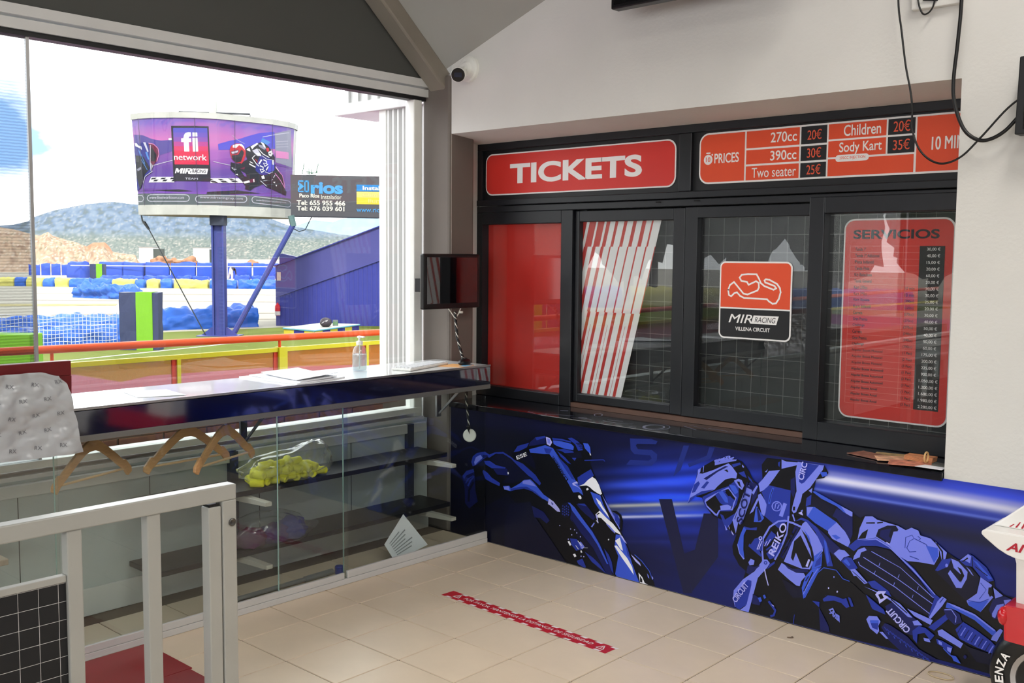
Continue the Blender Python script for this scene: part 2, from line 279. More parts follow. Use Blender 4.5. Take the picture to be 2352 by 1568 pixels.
# ------------------------------------------------------------------ flat print data (millimetres on the wall / shelf; parts of the print on the drum)
MURAL = [
(8,"1021,752 1156,766 1192,759 1183,743 1067,730 1059,719 1073,702 1158,710 1192,692 1190,662 1160,628 1001,611 1024,639 1141,652 1159,665 1149,681 1051,673 1027,692"),
(8,"1347,758 1380,762 1333,632 1291,592"),
(8,"1495,770 1527,775 1504,715 1383,654 1374,670 1480,725"),
(9,"1208,463 1286,476 1360,231 1417,21 1366,9"),
(9,"1417,29 1361,209 1427,245 1472,436 1552,450 1559,236"),
(0,"-205,363 -134,451 -116,492 -81,523 -12,536 34,530 79,545 124,557 190,544 222,606 324,639 377,676 449,696 500,688 606,698 630,707 685,692 738,692 764,670 773,614 764,582 788,539 803,511 857,428 900,354 978,247 1046,140 1080,139 1150,84 1190,23 1195,3 943,3 744,3 596,3 522,84 441,148 377,221 335,290 227,272 166,316 -44,196 -96,196 -149,174 -192,201"),
(2,"-134,460 -122,496 -87,522 -23,539 23,524 -29,496 -92,449 -122,436"),
(4,"-96,495 -58,515 -40,499 -87,462 -104,445 -110,463"),
(7,"-40,518 6,522 11,512 -35,499"),
(7,"-211,362 -175,402 -116,424 -104,379 -97,294 -79,229 -149,174 -186,202 -189,288"),
(2,"-208,365 -175,400 -116,420 -108,404 -175,372 -195,347"),
(2,"-156,308 -133,346 -104,376 -114,380 -144,349 -168,311"),
(2,"-177,323 -157,351 -113,379 -118,383 -163,355 -184,325"),
(1,"-147,217 -142,285 -107,341 -123,344 -159,286 -165,214"),
(2,"0,519 57,545 124,558 190,536 213,523 278,511 374,461 417,419 407,405 321,448 224,503 191,525 113,542 68,540 11,506"),
(1,"79,539 124,547 191,525 224,499 321,448 359,434 279,421 203,385 115,375 170,421 164,466 69,481 23,495"),
(2,"-29,483 17,490 69,472 147,469 142,462 35,448 -17,464"),
(7,"46,446 158,464 170,425 80,416"),
(6,"161,444 169,446 171,434 163,431"),
(2,"-34,428 1,416 35,392 103,369 98,351 36,362 -16,375 -40,414"),
(3,"126,356 176,366 187,351 258,393 290,419 338,429 364,415 407,381 438,358 475,344 470,323 418,338 349,367 290,370 225,351 182,336 137,337"),
(2,"187,349 258,373 312,382 376,364 439,330 428,332 349,363 290,368 225,350 185,335"),
(4,"279,411 332,425 359,410 386,394 333,395 279,395"),
(4,"134,353 170,363 179,340 137,339"),
(5,"475,344 511,330 552,297 560,281 537,279 491,303 470,309"),
(2,"491,327 511,316 501,308"),
(1,"336,578 368,532 376,489 331,511 250,540 212,551 277,584"),
(3,"325,600 383,619 445,640 501,631 486,595 435,588 383,586 336,582"),
(2,"435,622 496,626 481,596 451,596"),
(3,"476,594 501,631 548,582 608,544 659,481 709,426 719,401 689,413 650,405 615,450 569,498 518,558"),
(2,"527,595 553,579 613,540 659,477 639,478 589,529"),
(5,"642,455 674,471 684,461 654,455 689,439 709,426 679,441 647,446"),
(2,"207,567 239,608 324,637 309,609 250,579"),
(7,"330,640 371,674 444,693 450,650 367,628 325,619"),
(2,"371,674 444,693 447,683 382,659"),
(5,"449,688 480,684 496,662 481,640 457,647"),
(4,"460,681 480,676 481,652 463,654"),
(3,"501,674 566,677 631,672 651,659 646,639 587,639 531,647 506,655"),
(2,"495,688 566,691 631,685 631,678 566,681 501,676"),
(2,"522,624 567,622 627,601 657,582 669,599 646,633 577,637"),
(2,"532,619 588,592 633,559 608,563 558,591"),
(2,"606,700 635,707 675,693 709,674 712,648 681,640 660,672"),
(0,"665,678 704,681 704,685 665,682"),
(0,"674,671 706,672 707,676 674,675"),
(0,"683,664 709,663 710,667 683,667"),
(0,"691,656 711,654 713,657 693,660"),
(3,"714,687 747,689 763,670 768,632 743,648 726,661"),
(6,"758,641 765,638 770,627 762,628"),
(2,"725,591 853,613 860,606 865,610 853,618 725,596"),
(1,"587,615 700,635 710,605 637,595"),
(2,"678,492 712,516 769,552 791,521 775,508 737,472 689,447"),
(6,"688,446 725,465 751,491 780,512 803,503 825,477 847,430 836,424 815,429 784,441 762,454 741,459"),
(6,"739,440 752,448 757,438 744,431"),
(3,"768,429 836,420 858,372 906,297 865,310 801,371"),
(6,"805,402 837,386 853,363 885,331 898,308 859,339 822,375"),
(4,"847,425 905,355 973,259 968,258 895,345"),
(6,"805,310 833,336 875,308 922,283 968,245 979,231 938,240 886,272 844,298 818,297"),
(0,"812,305 833,321 828,325 808,309"),
(4,"876,274 896,270 938,240 938,231 897,253"),
(3,"943,228 979,231 1020,168 1052,91 1098,3 953,3 943,13 961,114 935,159"),
(6,"939,193 969,216 991,149 975,155"),
(6,"934,165 950,170 1021,114 1052,75 1063,35 1032,66 981,114"),
(5,"969,229 984,228 1015,192 1000,197"),
(2,"999,206 1020,168 1041,118 1021,131"),
(0,"910,350 946,354 976,339 987,307 983,252 968,258 972,305 961,332 936,342"),
(2,"926,340 956,331 967,304 963,274 937,302"),
(5,"1041,141 1061,131 1101,106 1107,91 1071,110"),
(6,"1092,54 1117,35 1132,9 1154,3 1118,3 1103,3"),
(0,"1102,40 1117,23 1118,6 1103,7"),
(4,"1146,62 1156,52 1161,37 1151,43"),
(5,"1175,56 1185,46 1182,37"),
(3,"1064,142 1108,119 1158,76 1178,36 1182,38 1162,79 1112,122 1067,146"),
(1,"564,299 574,328 607,342 635,329 636,290 620,261 587,255 564,269"),
(2,"583,318 581,314 577,313 575,317 577,321 581,322"),
(2,"584,303 582,299 577,298 575,302 577,306 581,307"),
(2,"584,288 582,284 577,283 575,287 577,291 582,292"),
(2,"584,274 582,269 578,269 575,272 578,276 582,277"),
(2,"597,315 595,311 590,310 588,314 590,318 595,319"),
(2,"597,300 595,296 591,295 588,299 590,303 595,304"),
(2,"597,286 595,281 591,281 588,284 591,288 595,289"),
(2,"598,271 595,267 591,266 589,269 591,273 595,274"),
(2,"610,323 608,319 603,318 601,321 603,325 608,326"),
(2,"610,308 608,304 604,303 601,306 604,311 608,311"),
(2,"610,293 608,289 604,288 602,292 604,296 608,297"),
(2,"611,278 609,274 604,273 602,277 604,281 608,282"),
(2,"623,320 621,316 617,315 614,318 617,322 621,323"),
(2,"623,305 621,301 617,300 615,304 617,308 621,308"),
(2,"624,290 622,286 617,285 615,289 617,293 621,294"),
(2,"624,276 622,271 617,271 615,274 617,278 622,279"),
(7,"629,344 663,321 718,275 793,212 842,153 901,59 928,3 886,3 795,122 708,191 631,255 641,300"),
(3,"613,343 629,344 663,325 712,278 788,211 837,152 898,58 888,56 821,149 772,199 685,269 644,305 632,329"),
(1,"642,257 708,191 795,118 881,3 839,3 769,82 687,161"),
(7,"673,345 732,357 759,338 808,296 792,276 739,300 706,320"),
(2,"684,349 732,357 748,345 695,344"),
(0,"650,401 693,413 721,392 732,368 684,353 662,364"),
(6,"706,393 709,388 710,384 708,380 705,377 700,377 694,378 690,381 687,385 686,390 687,394 691,396 696,397 701,396"),
(0,"793,250 824,281 876,274 938,227 934,184 894,151 852,155 809,193"),
(6,"901,192 900,190 899,188 897,187 896,186 894,187 893,188 892,190 893,192 894,194 895,195 897,196 899,195 900,194"),
(6,"810,279 816,280 829,270 824,267"),
(4,"777,239 798,266 803,261 785,236"),
(2,"868,137 900,109 921,72 933,11 917,28 890,86"),
(1,"179,259 340,300 388,210 493,114 608,4 444,3 145,3 144,128"),
(7,"352,280 440,260 486,219 464,197 417,220 371,216"),
(6,"617,125 630,130 643,111 633,104"),
(4,"682,129 709,143 736,119 721,102 688,113"),
(6,"656,61 670,68 681,55 667,47"),
(6,"707,91 715,95 721,84 711,81"),
(2,"633,146 682,151 715,101 678,85 644,113"),
(6,"686,142 713,121 717,124 689,145"),
(6,"673,113 692,96 695,98 676,116"),
(6,"720,110 758,117 758,119 721,112"),
(5,"564,205 562,201 558,200 556,203 558,207 562,208"),
(5,"641,200 639,196 636,195 634,198 635,202 639,203"),
(5,"669,201 667,197 663,196 661,199 663,203 667,204"),
(5,"685,186 683,183 679,182 677,185 679,189 683,189"),
(5,"710,170 708,166 704,165 702,168 704,172 708,173"),
(5,"626,140 624,136 620,135 618,138 620,142 624,143"),
(5,"650,169 648,165 644,164 642,167 644,171 648,172"),
(5,"717,63 715,59 711,58 710,61 711,65 715,66"),
(5,"736,64 734,61 730,60 728,63 730,67 734,67"),
(2,"737,93 796,71 839,45 886,3 786,47"),
(2,"684,30 722,51 749,9 733,3 695,14"),
(6,"948,3 961,3 964,3 953,3"),
(5,"807,310 817,313 829,268 825,267"),
(0,"1381,469 1398,527 1421,586 1434,638 1466,672 1530,714 1602,741 1675,727 1716,684 1739,644 1766,632 1786,655 1780,726 1805,761 1876,765 1980,767 2088,767 2109,736 2090,710 2051,697 2041,641 2113,619 2211,580 2181,588 2262,558 2282,574 2329,570 2430,559 2460,544 2487,559 2516,552 2527,534 2582,521 2636,482 2683,462 2723,495 2739,491 2792,454 2823,406 2826,380 2862,355 2901,353 2937,328 2949,71 2882,16 2637,20 2288,9 2126,6 2103,7 1745,6 1660,7 1649,58 1653,92 1700,156 1712,200 1676,220 1643,267 1637,307 1658,368 1654,366 1613,383 1575,425 1529,433 1481,474 1463,513 1423,515"),
(4,"1381,469 1398,527 1421,586 1436,632 1462,634 1522,661 1604,706 1622,695 1652,663 1648,638 1624,638 1588,624 1548,585 1530,564 1479,539 1423,514 1394,499"),
(7,"1468,610 1536,658 1586,690 1604,691 1546,655 1486,606"),
(0,"1581,670 1598,675 1605,664 1600,662"),
(2,"1416,572 1440,593 1449,582 1422,535 1403,528"),
(2,"1455,562 1487,600 1501,598 1474,561"),
(2,"1394,501 1460,546 1530,566 1479,538 1423,514 1384,472"),
(4,"1529,685 1532,710 1566,725 1603,732 1585,720 1630,742 1635,737 1621,727 1648,731 1644,724 1603,711"),
(0,"1540,701 1567,717 1569,713 1544,699"),
(4,"1466,674 1470,673 1467,643 1463,640"),
(4,"1436,650 1452,661 1449,640 1434,620"),
(2,"1622,703 1666,719 1671,710 1631,690"),
(4,"1677,711 1687,704 1687,696 1679,699"),
(2,"1659,668 1689,680 1704,650 1681,655"),
(4,"1637,628 1660,639 1678,636 1692,612 1681,588 1661,599 1647,605"),
(0,"1651,626 1667,626 1672,609 1681,598 1665,606 1658,615"),
(2,"1465,518 1534,560 1607,595 1631,617 1638,624 1663,596 1664,555 1654,513 1629,476 1565,464 1552,433 1481,474"),
(4,"1478,499 1484,512 1535,546 1607,590 1653,545 1633,485 1565,468 1552,441 1538,439 1490,474"),
(0,"1484,496 1537,540 1571,564 1607,582 1647,544 1628,488 1592,479 1560,470 1545,446 1492,481"),
(2,"1535,540 1562,563 1589,573 1627,541 1650,528 1628,500 1582,498 1564,505"),
(3,"1553,557 1576,567 1604,537 1609,513 1591,514"),
(4,"1564,491 1605,504 1628,498 1619,482 1569,471"),
(0,"1590,563 1607,574 1617,547 1608,546"),
(3,"1611,603 1643,604 1662,575 1644,560 1625,581"),
(4,"1626,561 1653,549 1633,481 1628,480 1636,518 1649,540"),
(2,"1565,452 1584,447 1594,428 1651,472 1630,419 1608,390 1600,378"),
(4,"1592,403 1604,389 1609,381 1600,376"),
(5,"1612,407 1620,392 1618,383"),
(5,"1629,384 1643,364 1641,359 1632,370"),
(4,"1634,434 1664,502 1697,593 1709,611 1731,629 1734,591 1725,541 1709,494 1685,425 1673,419 1666,429 1654,372"),
(0,"1697,585 1701,582 1666,499 1648,438 1645,442"),
(7,"1713,624 1730,639 1766,628 1759,571 1730,518 1736,591"),
(4,"1732,583 1757,623 1764,620 1743,576"),
(4,"1724,479 1763,564 1770,557 1744,496"),
(2,"1708,663 1730,646 1740,628 1717,644"),
(4,"1766,632 1786,655 1819,701 1874,714 1838,659 1805,613 1775,594 1770,621"),
(4,"1767,580 1780,587 1811,548 1812,516 1801,482 1787,492 1766,564"),
(3,"1748,445 1756,514 1762,524 1801,474 1784,451"),
(7,"1761,515 1769,517 1788,464 1771,453"),
(2,"1784,595 1821,634 1931,627 1929,498 1912,448 1875,440 1805,483 1812,540"),
(3,"1830,546 1837,591 1848,624 1838,626 1826,592 1819,546"),
(0,"1826,554 1834,591 1844,620 1841,621 1831,591 1824,554"),
(4,"1890,546 1887,535 1881,525 1870,519 1859,517 1848,519 1840,527 1837,537 1840,548 1847,558 1857,564 1869,566 1879,563 1887,556"),
(2,"1885,545 1883,536 1877,528 1869,523 1860,521 1851,524 1845,529 1843,538 1844,547 1850,554 1858,560 1868,561 1876,559 1882,553"),
(4,"1857,528 1860,551 1872,556 1870,560 1856,553 1852,528"),
(4,"1870,530 1878,551 1873,552 1865,531"),
(4,"1895,496 1915,561 1897,564 1876,499"),
(4,"1881,764 1906,758 1966,763 1964,751 1923,736 1882,721"),
(2,"1864,748 1875,755 1871,727 1865,734"),
(4,"1798,693 1813,709 1807,694"),
(7,"1929,678 1949,692 1954,627 1945,594 1931,623"),
(4,"1961,765 2088,767 2083,747 2024,654 1989,621 1982,585 1961,531 1949,523 1939,535 1942,555 1956,616 1960,628 1951,716"),
(2,"1988,765 2064,764 1995,674 1983,667 1971,674 1973,710"),
(0,"1946,554 1956,556 1955,538 1945,536"),
(3,"2069,734 2101,739 2105,724 2082,713"),
(3,"2011,565 2051,571 2156,520 2211,474 2222,443 2213,418 2135,444 2118,472 2054,498 2012,525"),
(4,"2118,479 2156,520 2207,475 2222,441 2211,420 2139,441 2118,464"),
(4,"2013,562 2043,569 2017,522"),
(3,"2135,456 2154,463 2177,453 2158,441"),
(1,"2010,605 2041,618 2145,591 2135,543 2051,572 2011,565"),
(3,"2037,639 2049,643 2113,620 2224,578 2227,559 2208,558 2153,592 2081,614"),
(4,"2172,597 2227,579 2227,559 2204,561"),
(7,"2135,543 2153,584 2228,556 2231,478 2220,450 2187,500 2155,537"),
(4,"2019,640 2037,657 2033,632"),
(2,"2010,605 2033,625 2031,578 2007,566"),
(5,"1972,529 1988,540 1996,522 1984,524"),
(4,"1983,543 1995,549 1992,537"),
(4,"1807,269 1800,324 1804,375 1835,435 1875,468 1906,477 1946,473 1992,462 1995,471 1949,482 1907,486 1871,475 1828,440 1794,376 1791,322 1798,266"),
(4,"1920,506 1916,450 1912,419 1895,372 1878,329 1858,288 1866,285 1886,327 1904,371 1921,418 1925,451 1929,507"),
(4,"1941,516 1953,487 1959,490 1948,519"),
(0,"1840,300 1894,458 1919,480 1916,426 1862,300"),
(7,"1906,300 1946,379 1980,461 1958,467 1923,386 1884,307"),
(0,"1902,311 1929,364 1924,366 1897,313"),
(0,"1937,386 1968,451 1963,452 1932,387"),
(2,"1820,321 1861,361 1897,368 1897,375 1858,367 1815,326"),
(2,"1818,307 1860,360 1897,367 1882,332 1862,296 1836,283"),
(4,"1840,318 1852,342 1868,351 1857,307 1847,301"),
(4,"1995,484 2011,499 2046,463 2092,414 2097,377 2052,313 2037,279 1996,274 1908,288 1947,389 1982,451"),
(0,"1957,395 1987,428 2047,328 2032,286 2000,279 1967,342 1954,300 1943,314"),
(4,"1953,294 1966,340 1997,274"),
(0,"1990,456 2032,418 2051,375 2057,318 2047,320 2037,368 2016,411"),
(3,"2002,458 2048,409 2093,391 2093,376 2057,322 2049,375"),
(4,"2027,436 2088,402 2093,380 2056,345"),
(5,"2016,290 2029,326 2037,324 2026,288"),
(4,"1898,280 1930,267 1972,249 2009,255 2018,243 1998,216 1991,190 1974,190 1932,212 1880,244"),
(7,"1904,282 1951,264 2029,277 2029,265 1972,249 1930,260"),
(1,"1898,209 1975,183 1999,188 2013,141 1960,128 1925,159"),
(3,"2001,185 2018,243 2049,285 2092,302 2073,271 2036,189 2011,136"),
(0,"2015,171 2056,270 2050,271 2009,172"),
(4,"2010,155 2044,233 2078,291 2075,292 2041,234 2007,156"),
(7,"2021,219 2036,246 2031,248 2016,221"),
(3,"2051,317 2094,368 2092,306 2068,293 2045,284"),
(2,"2067,324 2090,352 2088,313 2060,296"),
(7,"2055,488 2102,458 2175,408 2222,372 2208,339 2181,348 2104,397"),
(4,"2148,376 2171,400 2198,401 2222,382 2195,369 2181,348"),
(2,"2184,349 2203,370 2230,374 2260,335 2243,316 2224,316"),
(3,"2192,351 2207,365 2227,343 2220,334"),
(2,"1960,489 1988,511 2020,506 2062,481 2107,432 2122,397 2147,318 2119,312 2101,385 2058,458 2017,494 1988,500"),
(3,"2099,431 2111,422 2130,338 2119,320"),
(3,"1666,321 1680,372 1697,412 1713,407 1698,372 1698,303 1706,255 1683,275"),
(2,"1697,416 1732,413 1767,424 1765,409 1711,401"),
(4,"1664,320 1668,325 1681,279 1706,260 1700,254 1677,278"),
(2,"1724,324 1730,338 1784,312 1797,291 1789,287"),
(2,"1756,367 1799,387 1797,315 1766,313 1731,326"),
(2,"1804,356 1841,420 1867,405 1817,339"),
(5,"1773,317 1788,365 1784,365 1768,318"),
(5,"1781,319 1797,362 1793,363 1777,320"),
(5,"1810,341 1822,367 1819,368 1807,342"),
(5,"1823,347 1839,379 1836,380 1820,348"),
(5,"1796,377 1795,372 1792,369 1788,366 1784,365 1780,366 1778,369 1777,373 1777,377 1780,381 1784,384 1788,385 1792,384 1794,381"),
(2,"1791,376 1791,373 1789,371 1787,370 1785,369 1783,370 1781,372 1781,374 1781,376 1783,379 1785,380 1787,381 1789,380 1791,378"),
(4,"1798,267 1807,277 1824,280 1839,266 1825,241 1779,182 1760,105 1736,4 1689,3 1722,34 1662,11 1650,54 1653,92 1700,156 1761,210"),
(2,"1664,12 1655,51 1675,97 1727,161 1746,160 1746,138 1724,39 1687,6"),
(2,"1826,265 1825,261 1823,257 1819,255 1815,254 1811,255 1808,257 1807,261 1808,265 1810,268 1814,271 1818,272 1822,271 1825,268"),
(4,"1821,264 1820,262 1819,260 1818,259 1816,259 1814,259 1813,260 1812,262 1813,264 1814,265 1815,266 1817,267 1819,266 1820,265"),
(4,"1727,246 1739,267 1759,261 1755,240 1734,233"),
(7,"1717,193 1725,231 1760,232 1790,245 1735,188"),
(2,"1825,233 1863,269 1864,281 1837,259"),
(7,"1755,99 1804,83 1792,51 1753,50"),
(3,"1782,85 1797,93 1804,75 1792,67"),
(5,"1810,229 1820,191 1832,157 1837,159 1825,193 1815,231"),
(3,"1808,104 1818,110 1825,96 1815,89"),
(2,"1834,79 1869,44 1862,24 1848,18 1851,8 1871,19 1879,50 1843,87"),
(5,"1853,69 1866,64 1868,67 1855,72"),
(0,"2015,137 2040,192 2073,269 2104,301 2163,303 2195,275 2242,259 2296,223 2175,176 2101,154"),
(3,"2019,141 2043,194 2077,271 2104,300 2162,302 2194,270 2225,265 2227,269 2196,273 2164,305 2104,304 2073,272 2040,195 2015,142"),
(5,"2133,215 2133,213 2132,211 2131,210 2130,210 2128,211 2127,212 2127,213 2127,215 2128,216 2129,218 2131,218 2132,217 2133,216"),
(5,"2175,208 2174,206 2173,204 2172,203 2170,202 2169,203 2168,204 2168,206 2168,208 2169,210 2170,211 2172,212 2173,211 2174,210"),
(4,"2156,271 2156,269 2155,267 2154,266 2153,266 2152,267 2151,268 2151,270 2151,272 2152,274 2153,275 2154,275 2155,275 2156,273"),
(2,"2104,157 2128,180 2163,184 2199,180 2214,188 2230,151 2215,143 2192,160 2156,163 2110,147"),
(2,"2221,194 2233,193 2249,159 2238,153"),
(4,"2134,115 2154,129 2166,108 2186,100 2188,69 2171,86"),
(0,"2142,114 2151,120 2178,92 2181,80"),
(2,"2054,137 2090,140 2089,115"),
(7,"2087,115 2137,39 2142,13 2098,11"),
(2,"1969,51 1964,6 1968,7 1972,52"),
(2,"2213,421 2250,460 2337,486 2394,464 2506,385 2597,295 2619,283 2584,192 2572,194 2593,277 2527,349 2405,448 2338,450 2272,437 2241,406"),
(4,"2271,461 2337,484 2394,461 2506,380 2599,293 2592,294 2497,378 2394,455 2337,477"),
(1,"2272,433 2339,446 2405,442 2527,344 2590,275 2572,196 2433,241 2265,342 2248,370"),
(4,"2242,385 2259,417 2287,433 2299,423 2273,407 2268,385 2238,366"),
(4,"2261,362 2269,348 2430,285 2576,206 2577,209 2432,288 2271,351 2264,364"),
(4,"2283,387 2439,323 2586,251 2587,254 2440,326 2285,390"),
(4,"2318,420 2447,376 2589,277 2591,280 2448,378 2320,423"),
(4,"2356,364 2360,380 2358,380 2353,365"),
(4,"2337,324 2341,340 2339,340 2334,324"),
(4,"2441,332 2445,347 2443,347 2438,332"),
(4,"2422,292 2427,307 2424,307 2420,292"),
(4,"2523,297 2527,313 2525,313 2521,298"),
(4,"2503,257 2507,272 2505,273 2501,258"),
(4,"2255,461 2263,514 2285,571 2318,577 2339,566 2430,556 2465,543 2450,449 2394,463 2337,487 2296,471"),
(1,"2336,492 2346,525 2385,549 2420,555 2432,541 2413,484 2394,468"),
(7,"2356,522 2401,540 2392,503 2408,491 2393,478 2352,495"),
(5,"2410,517 2410,485 2396,471 2384,478 2382,474 2396,467 2414,484 2414,517"),
(0,"2257,464 2275,496 2301,517 2291,474"),
(0,"2291,540 2330,547 2329,553 2291,545"),
(0,"2340,549 2365,557 2364,562 2339,554"),
(4,"2412,527 2461,542 2487,559 2516,552 2525,533 2568,528 2602,500 2605,461 2587,420 2524,418 2476,412 2435,429 2396,462"),
(2,"2465,467 2466,512 2490,526 2499,515 2481,501 2469,468 2483,451 2511,459 2510,463 2484,455 2473,468 2483,500 2502,514 2491,529 2463,513 2462,466"),
(2,"2500,513 2549,498 2584,460 2586,463 2551,501 2502,516"),
(2,"2514,526 2526,519 2519,514 2521,512 2529,520 2516,529"),
(2,"2484,434 2523,427 2524,431 2485,437"),
(3,"2550,494 2598,494 2602,460 2586,427 2571,454"),
(4,"2587,519 2636,482 2632,457 2619,439 2605,486"),
(0,"2590,510 2614,481 2618,444 2624,445 2620,485 2594,515"),
(1,"2619,439 2659,472 2734,439 2767,408 2761,344 2718,299 2592,394"),
(2,"2618,449 2655,462 2643,424 2602,396 2592,398"),
(4,"2643,429 2642,426 2641,423 2639,421 2636,420 2634,421 2632,424 2632,427 2632,430 2633,433 2636,435 2638,436 2640,435 2642,433"),
(4,"2654,461 2683,454 2721,419 2719,390 2700,346 2679,343 2644,395 2652,412 2692,370 2701,398 2666,424"),
(0,"2680,432 2696,426 2709,400 2696,368 2686,395 2695,406"),
(2,"2688,459 2723,495 2739,490 2792,453 2823,406 2803,396 2772,409 2739,445 2711,444"),
(4,"2688,460 2719,493 2732,487 2729,457 2706,465"),
(3,"2739,474 2756,468 2816,412 2803,406"),
(0,"2734,483 2738,445 2741,446 2737,484"),
(0,"2749,446 2797,418 2799,421 2750,449"),
(0,"2695,455 2717,479 2721,475 2702,457"),
(4,"2714,440 2730,429 2745,408 2738,411"),
(4,"2772,409 2817,386 2806,349 2824,338 2778,265 2730,282 2722,299 2761,339"),
(3,"2729,297 2776,308 2807,321 2778,265 2730,282"),
(2,"2727,300 2772,301 2807,324 2806,327 2772,304 2727,303"),
(2,"2772,384 2795,361 2770,318 2772,316 2797,362 2774,386"),
(0,"2804,373 2817,378 2823,349 2811,336 2803,349"),
(4,"2822,377 2860,352 2831,334"),
(7,"2809,282 2824,330 2867,352 2900,343 2902,291 2880,267 2828,248"),
(4,"2822,270 2838,309 2864,321 2865,305 2844,290 2835,254 2823,257"),
(4,"2863,335 2889,344 2895,323 2870,313"),
(3,"2645,272 2673,269 2756,250 2839,203 2845,189 2827,180 2757,226 2678,250 2641,250"),
(4,"2645,273 2673,270 2756,251 2839,204 2830,201 2757,243 2673,261"),
(4,"2847,206 2856,216 2866,210 2845,159 2823,161 2827,176"),
(4,"2607,268 2625,294 2644,286 2627,253 2582,186 2575,190 2599,246"),
(2,"2618,264 2632,287 2629,289 2615,266"),
(2,"2574,149 2642,222 2659,211 2599,140"),
(7,"2632,239 2664,253 2698,235 2709,204 2681,186 2648,208"),
(4,"2637,238 2664,245 2683,221 2681,197 2685,197 2686,223 2665,249 2637,242"),
(2,"2684,168 2713,207 2768,185 2823,156 2849,134 2834,105 2771,115 2702,133"),
(7,"2694,152 2701,170 2711,190 2708,192 2698,171 2690,153"),
(4,"2708,146 2715,164 2725,184 2722,186 2712,165 2704,148"),
(7,"2722,141 2729,158 2739,179 2736,180 2726,160 2718,142"),
(4,"2736,135 2743,153 2753,173 2750,174 2740,154 2732,136"),
(7,"2750,130 2757,147 2767,167 2764,169 2754,148 2746,131"),
(4,"2764,124 2771,142 2781,162 2777,163 2767,143 2760,125"),
(7,"2777,118 2785,136 2795,156 2791,158 2781,137 2774,120"),
(4,"2791,113 2798,130 2808,151 2805,152 2795,132 2788,114"),
(7,"2805,107 2812,125 2822,145 2818,146 2809,126 2801,109"),
(4,"2819,102 2826,119 2835,139 2832,141 2822,121 2815,103"),
(7,"2832,97 2839,114 2849,134 2845,135 2836,115 2829,98"),
(4,"2613,144 2631,155 2717,117 2708,94 2685,103 2618,126"),
(2,"2308,284 2339,297 2402,264 2415,242 2372,255 2330,262"),
(7,"2389,194 2433,231 2515,174 2552,153 2508,96 2484,100 2406,157"),
(4,"2484,207 2592,184 2583,161 2515,182"),
(4,"2294,260 2372,247 2454,220 2508,173 2488,172 2414,224 2341,248"),
(0,"2412,229 2484,185 2486,189 2415,233"),
(5,"2344,235 2356,254 2392,262 2382,244 2403,239 2364,199 2358,218"),
(0,"2357,238 2372,247 2383,229 2368,220"),
(4,"2228,321 2249,329 2271,312 2309,279 2294,271 2256,299 2245,296"),
(0,"2238,315 2298,275 2300,278 2240,317"),
(4,"2508,158 2530,168 2550,151 2516,142"),
(4,"2309,116 2320,134 2356,141 2372,122 2363,100 2368,79 2359,62 2327,80"),
(2,"2325,113 2364,123 2361,81 2337,85"),
(3,"2326,116 2364,125 2362,112 2329,104"),
(7,"2377,98 2392,120 2418,116 2489,86 2540,44 2628,17 2589,17 2462,17 2410,50"),
(2,"2387,102 2400,88 2403,91 2389,105"),
(2,"2400,96 2413,82 2416,85 2402,99"),
(3,"2405,83 2411,73 2413,74 2408,84"),
(2,"2413,90 2426,76 2429,79 2415,93"),
(2,"2425,84 2439,70 2442,73 2428,87"),
(3,"2431,71 2437,61 2439,63 2433,73"),
(2,"2438,78 2452,65 2454,67 2441,81"),
(2,"2451,73 2465,59 2467,62 2454,75"),
(3,"2457,59 2462,49 2464,51 2459,61"),
(2,"2464,67 2477,53 2480,56 2466,70"),
(2,"2476,61 2490,47 2492,50 2479,64"),
(3,"2482,48 2487,38 2490,39 2484,49"),
(2,"2489,55 2502,41 2505,44 2492,58"),
(2,"2502,49 2515,36 2518,38 2504,52"),
(3,"2507,36 2513,26 2515,28 2509,38"),
(2,"2514,43 2527,30 2530,33 2517,46"),
(2,"2527,38 2540,24 2542,27 2529,41"),
(3,"2532,25 2538,15 2540,17 2534,26"),
(2,"2539,32 2552,18 2555,21 2542,35"),
(2,"2551,26 2565,13 2567,16 2554,29"),
(3,"2557,13 2562,4 2565,5 2559,15"),
(2,"2564,21 2577,7 2580,10 2566,24"),
(2,"2576,15 2589,3 2592,4 2579,18"),
(3,"2582,3 2587,3 2589,3 2584,4"),
(4,"2369,75 2384,79 2410,55 2400,52"),
(2,"2510,117 2536,145 2565,143 2602,121 2586,96 2561,121 2532,108 2532,66 2514,83"),
(4,"2557,99 2581,101 2587,87 2562,86"),
(2,"2609,108 2633,107 2677,92 2669,59 2639,80 2615,89"),
(4,"2617,105 2633,100 2634,87 2622,89"),
(4,"2655,86 2674,86 2670,65 2656,71"),
(3,"2673,56 2692,56 2712,30 2683,34"),
(7,"2734,65 2733,62 2731,58 2729,56 2726,55 2724,56 2722,58 2721,62 2721,65 2723,68 2725,71 2728,71 2731,71 2733,68"),
(3,"2638,75 2662,56 2691,40 2693,43 2665,60 2640,78"),
(2,"2303,226 2385,178 2393,158 2334,169"),
(1,"2716,120 2740,109 2835,101 2854,58 2774,55"),
(2,"2118,177 2118,176 2122,177 2122,178")]
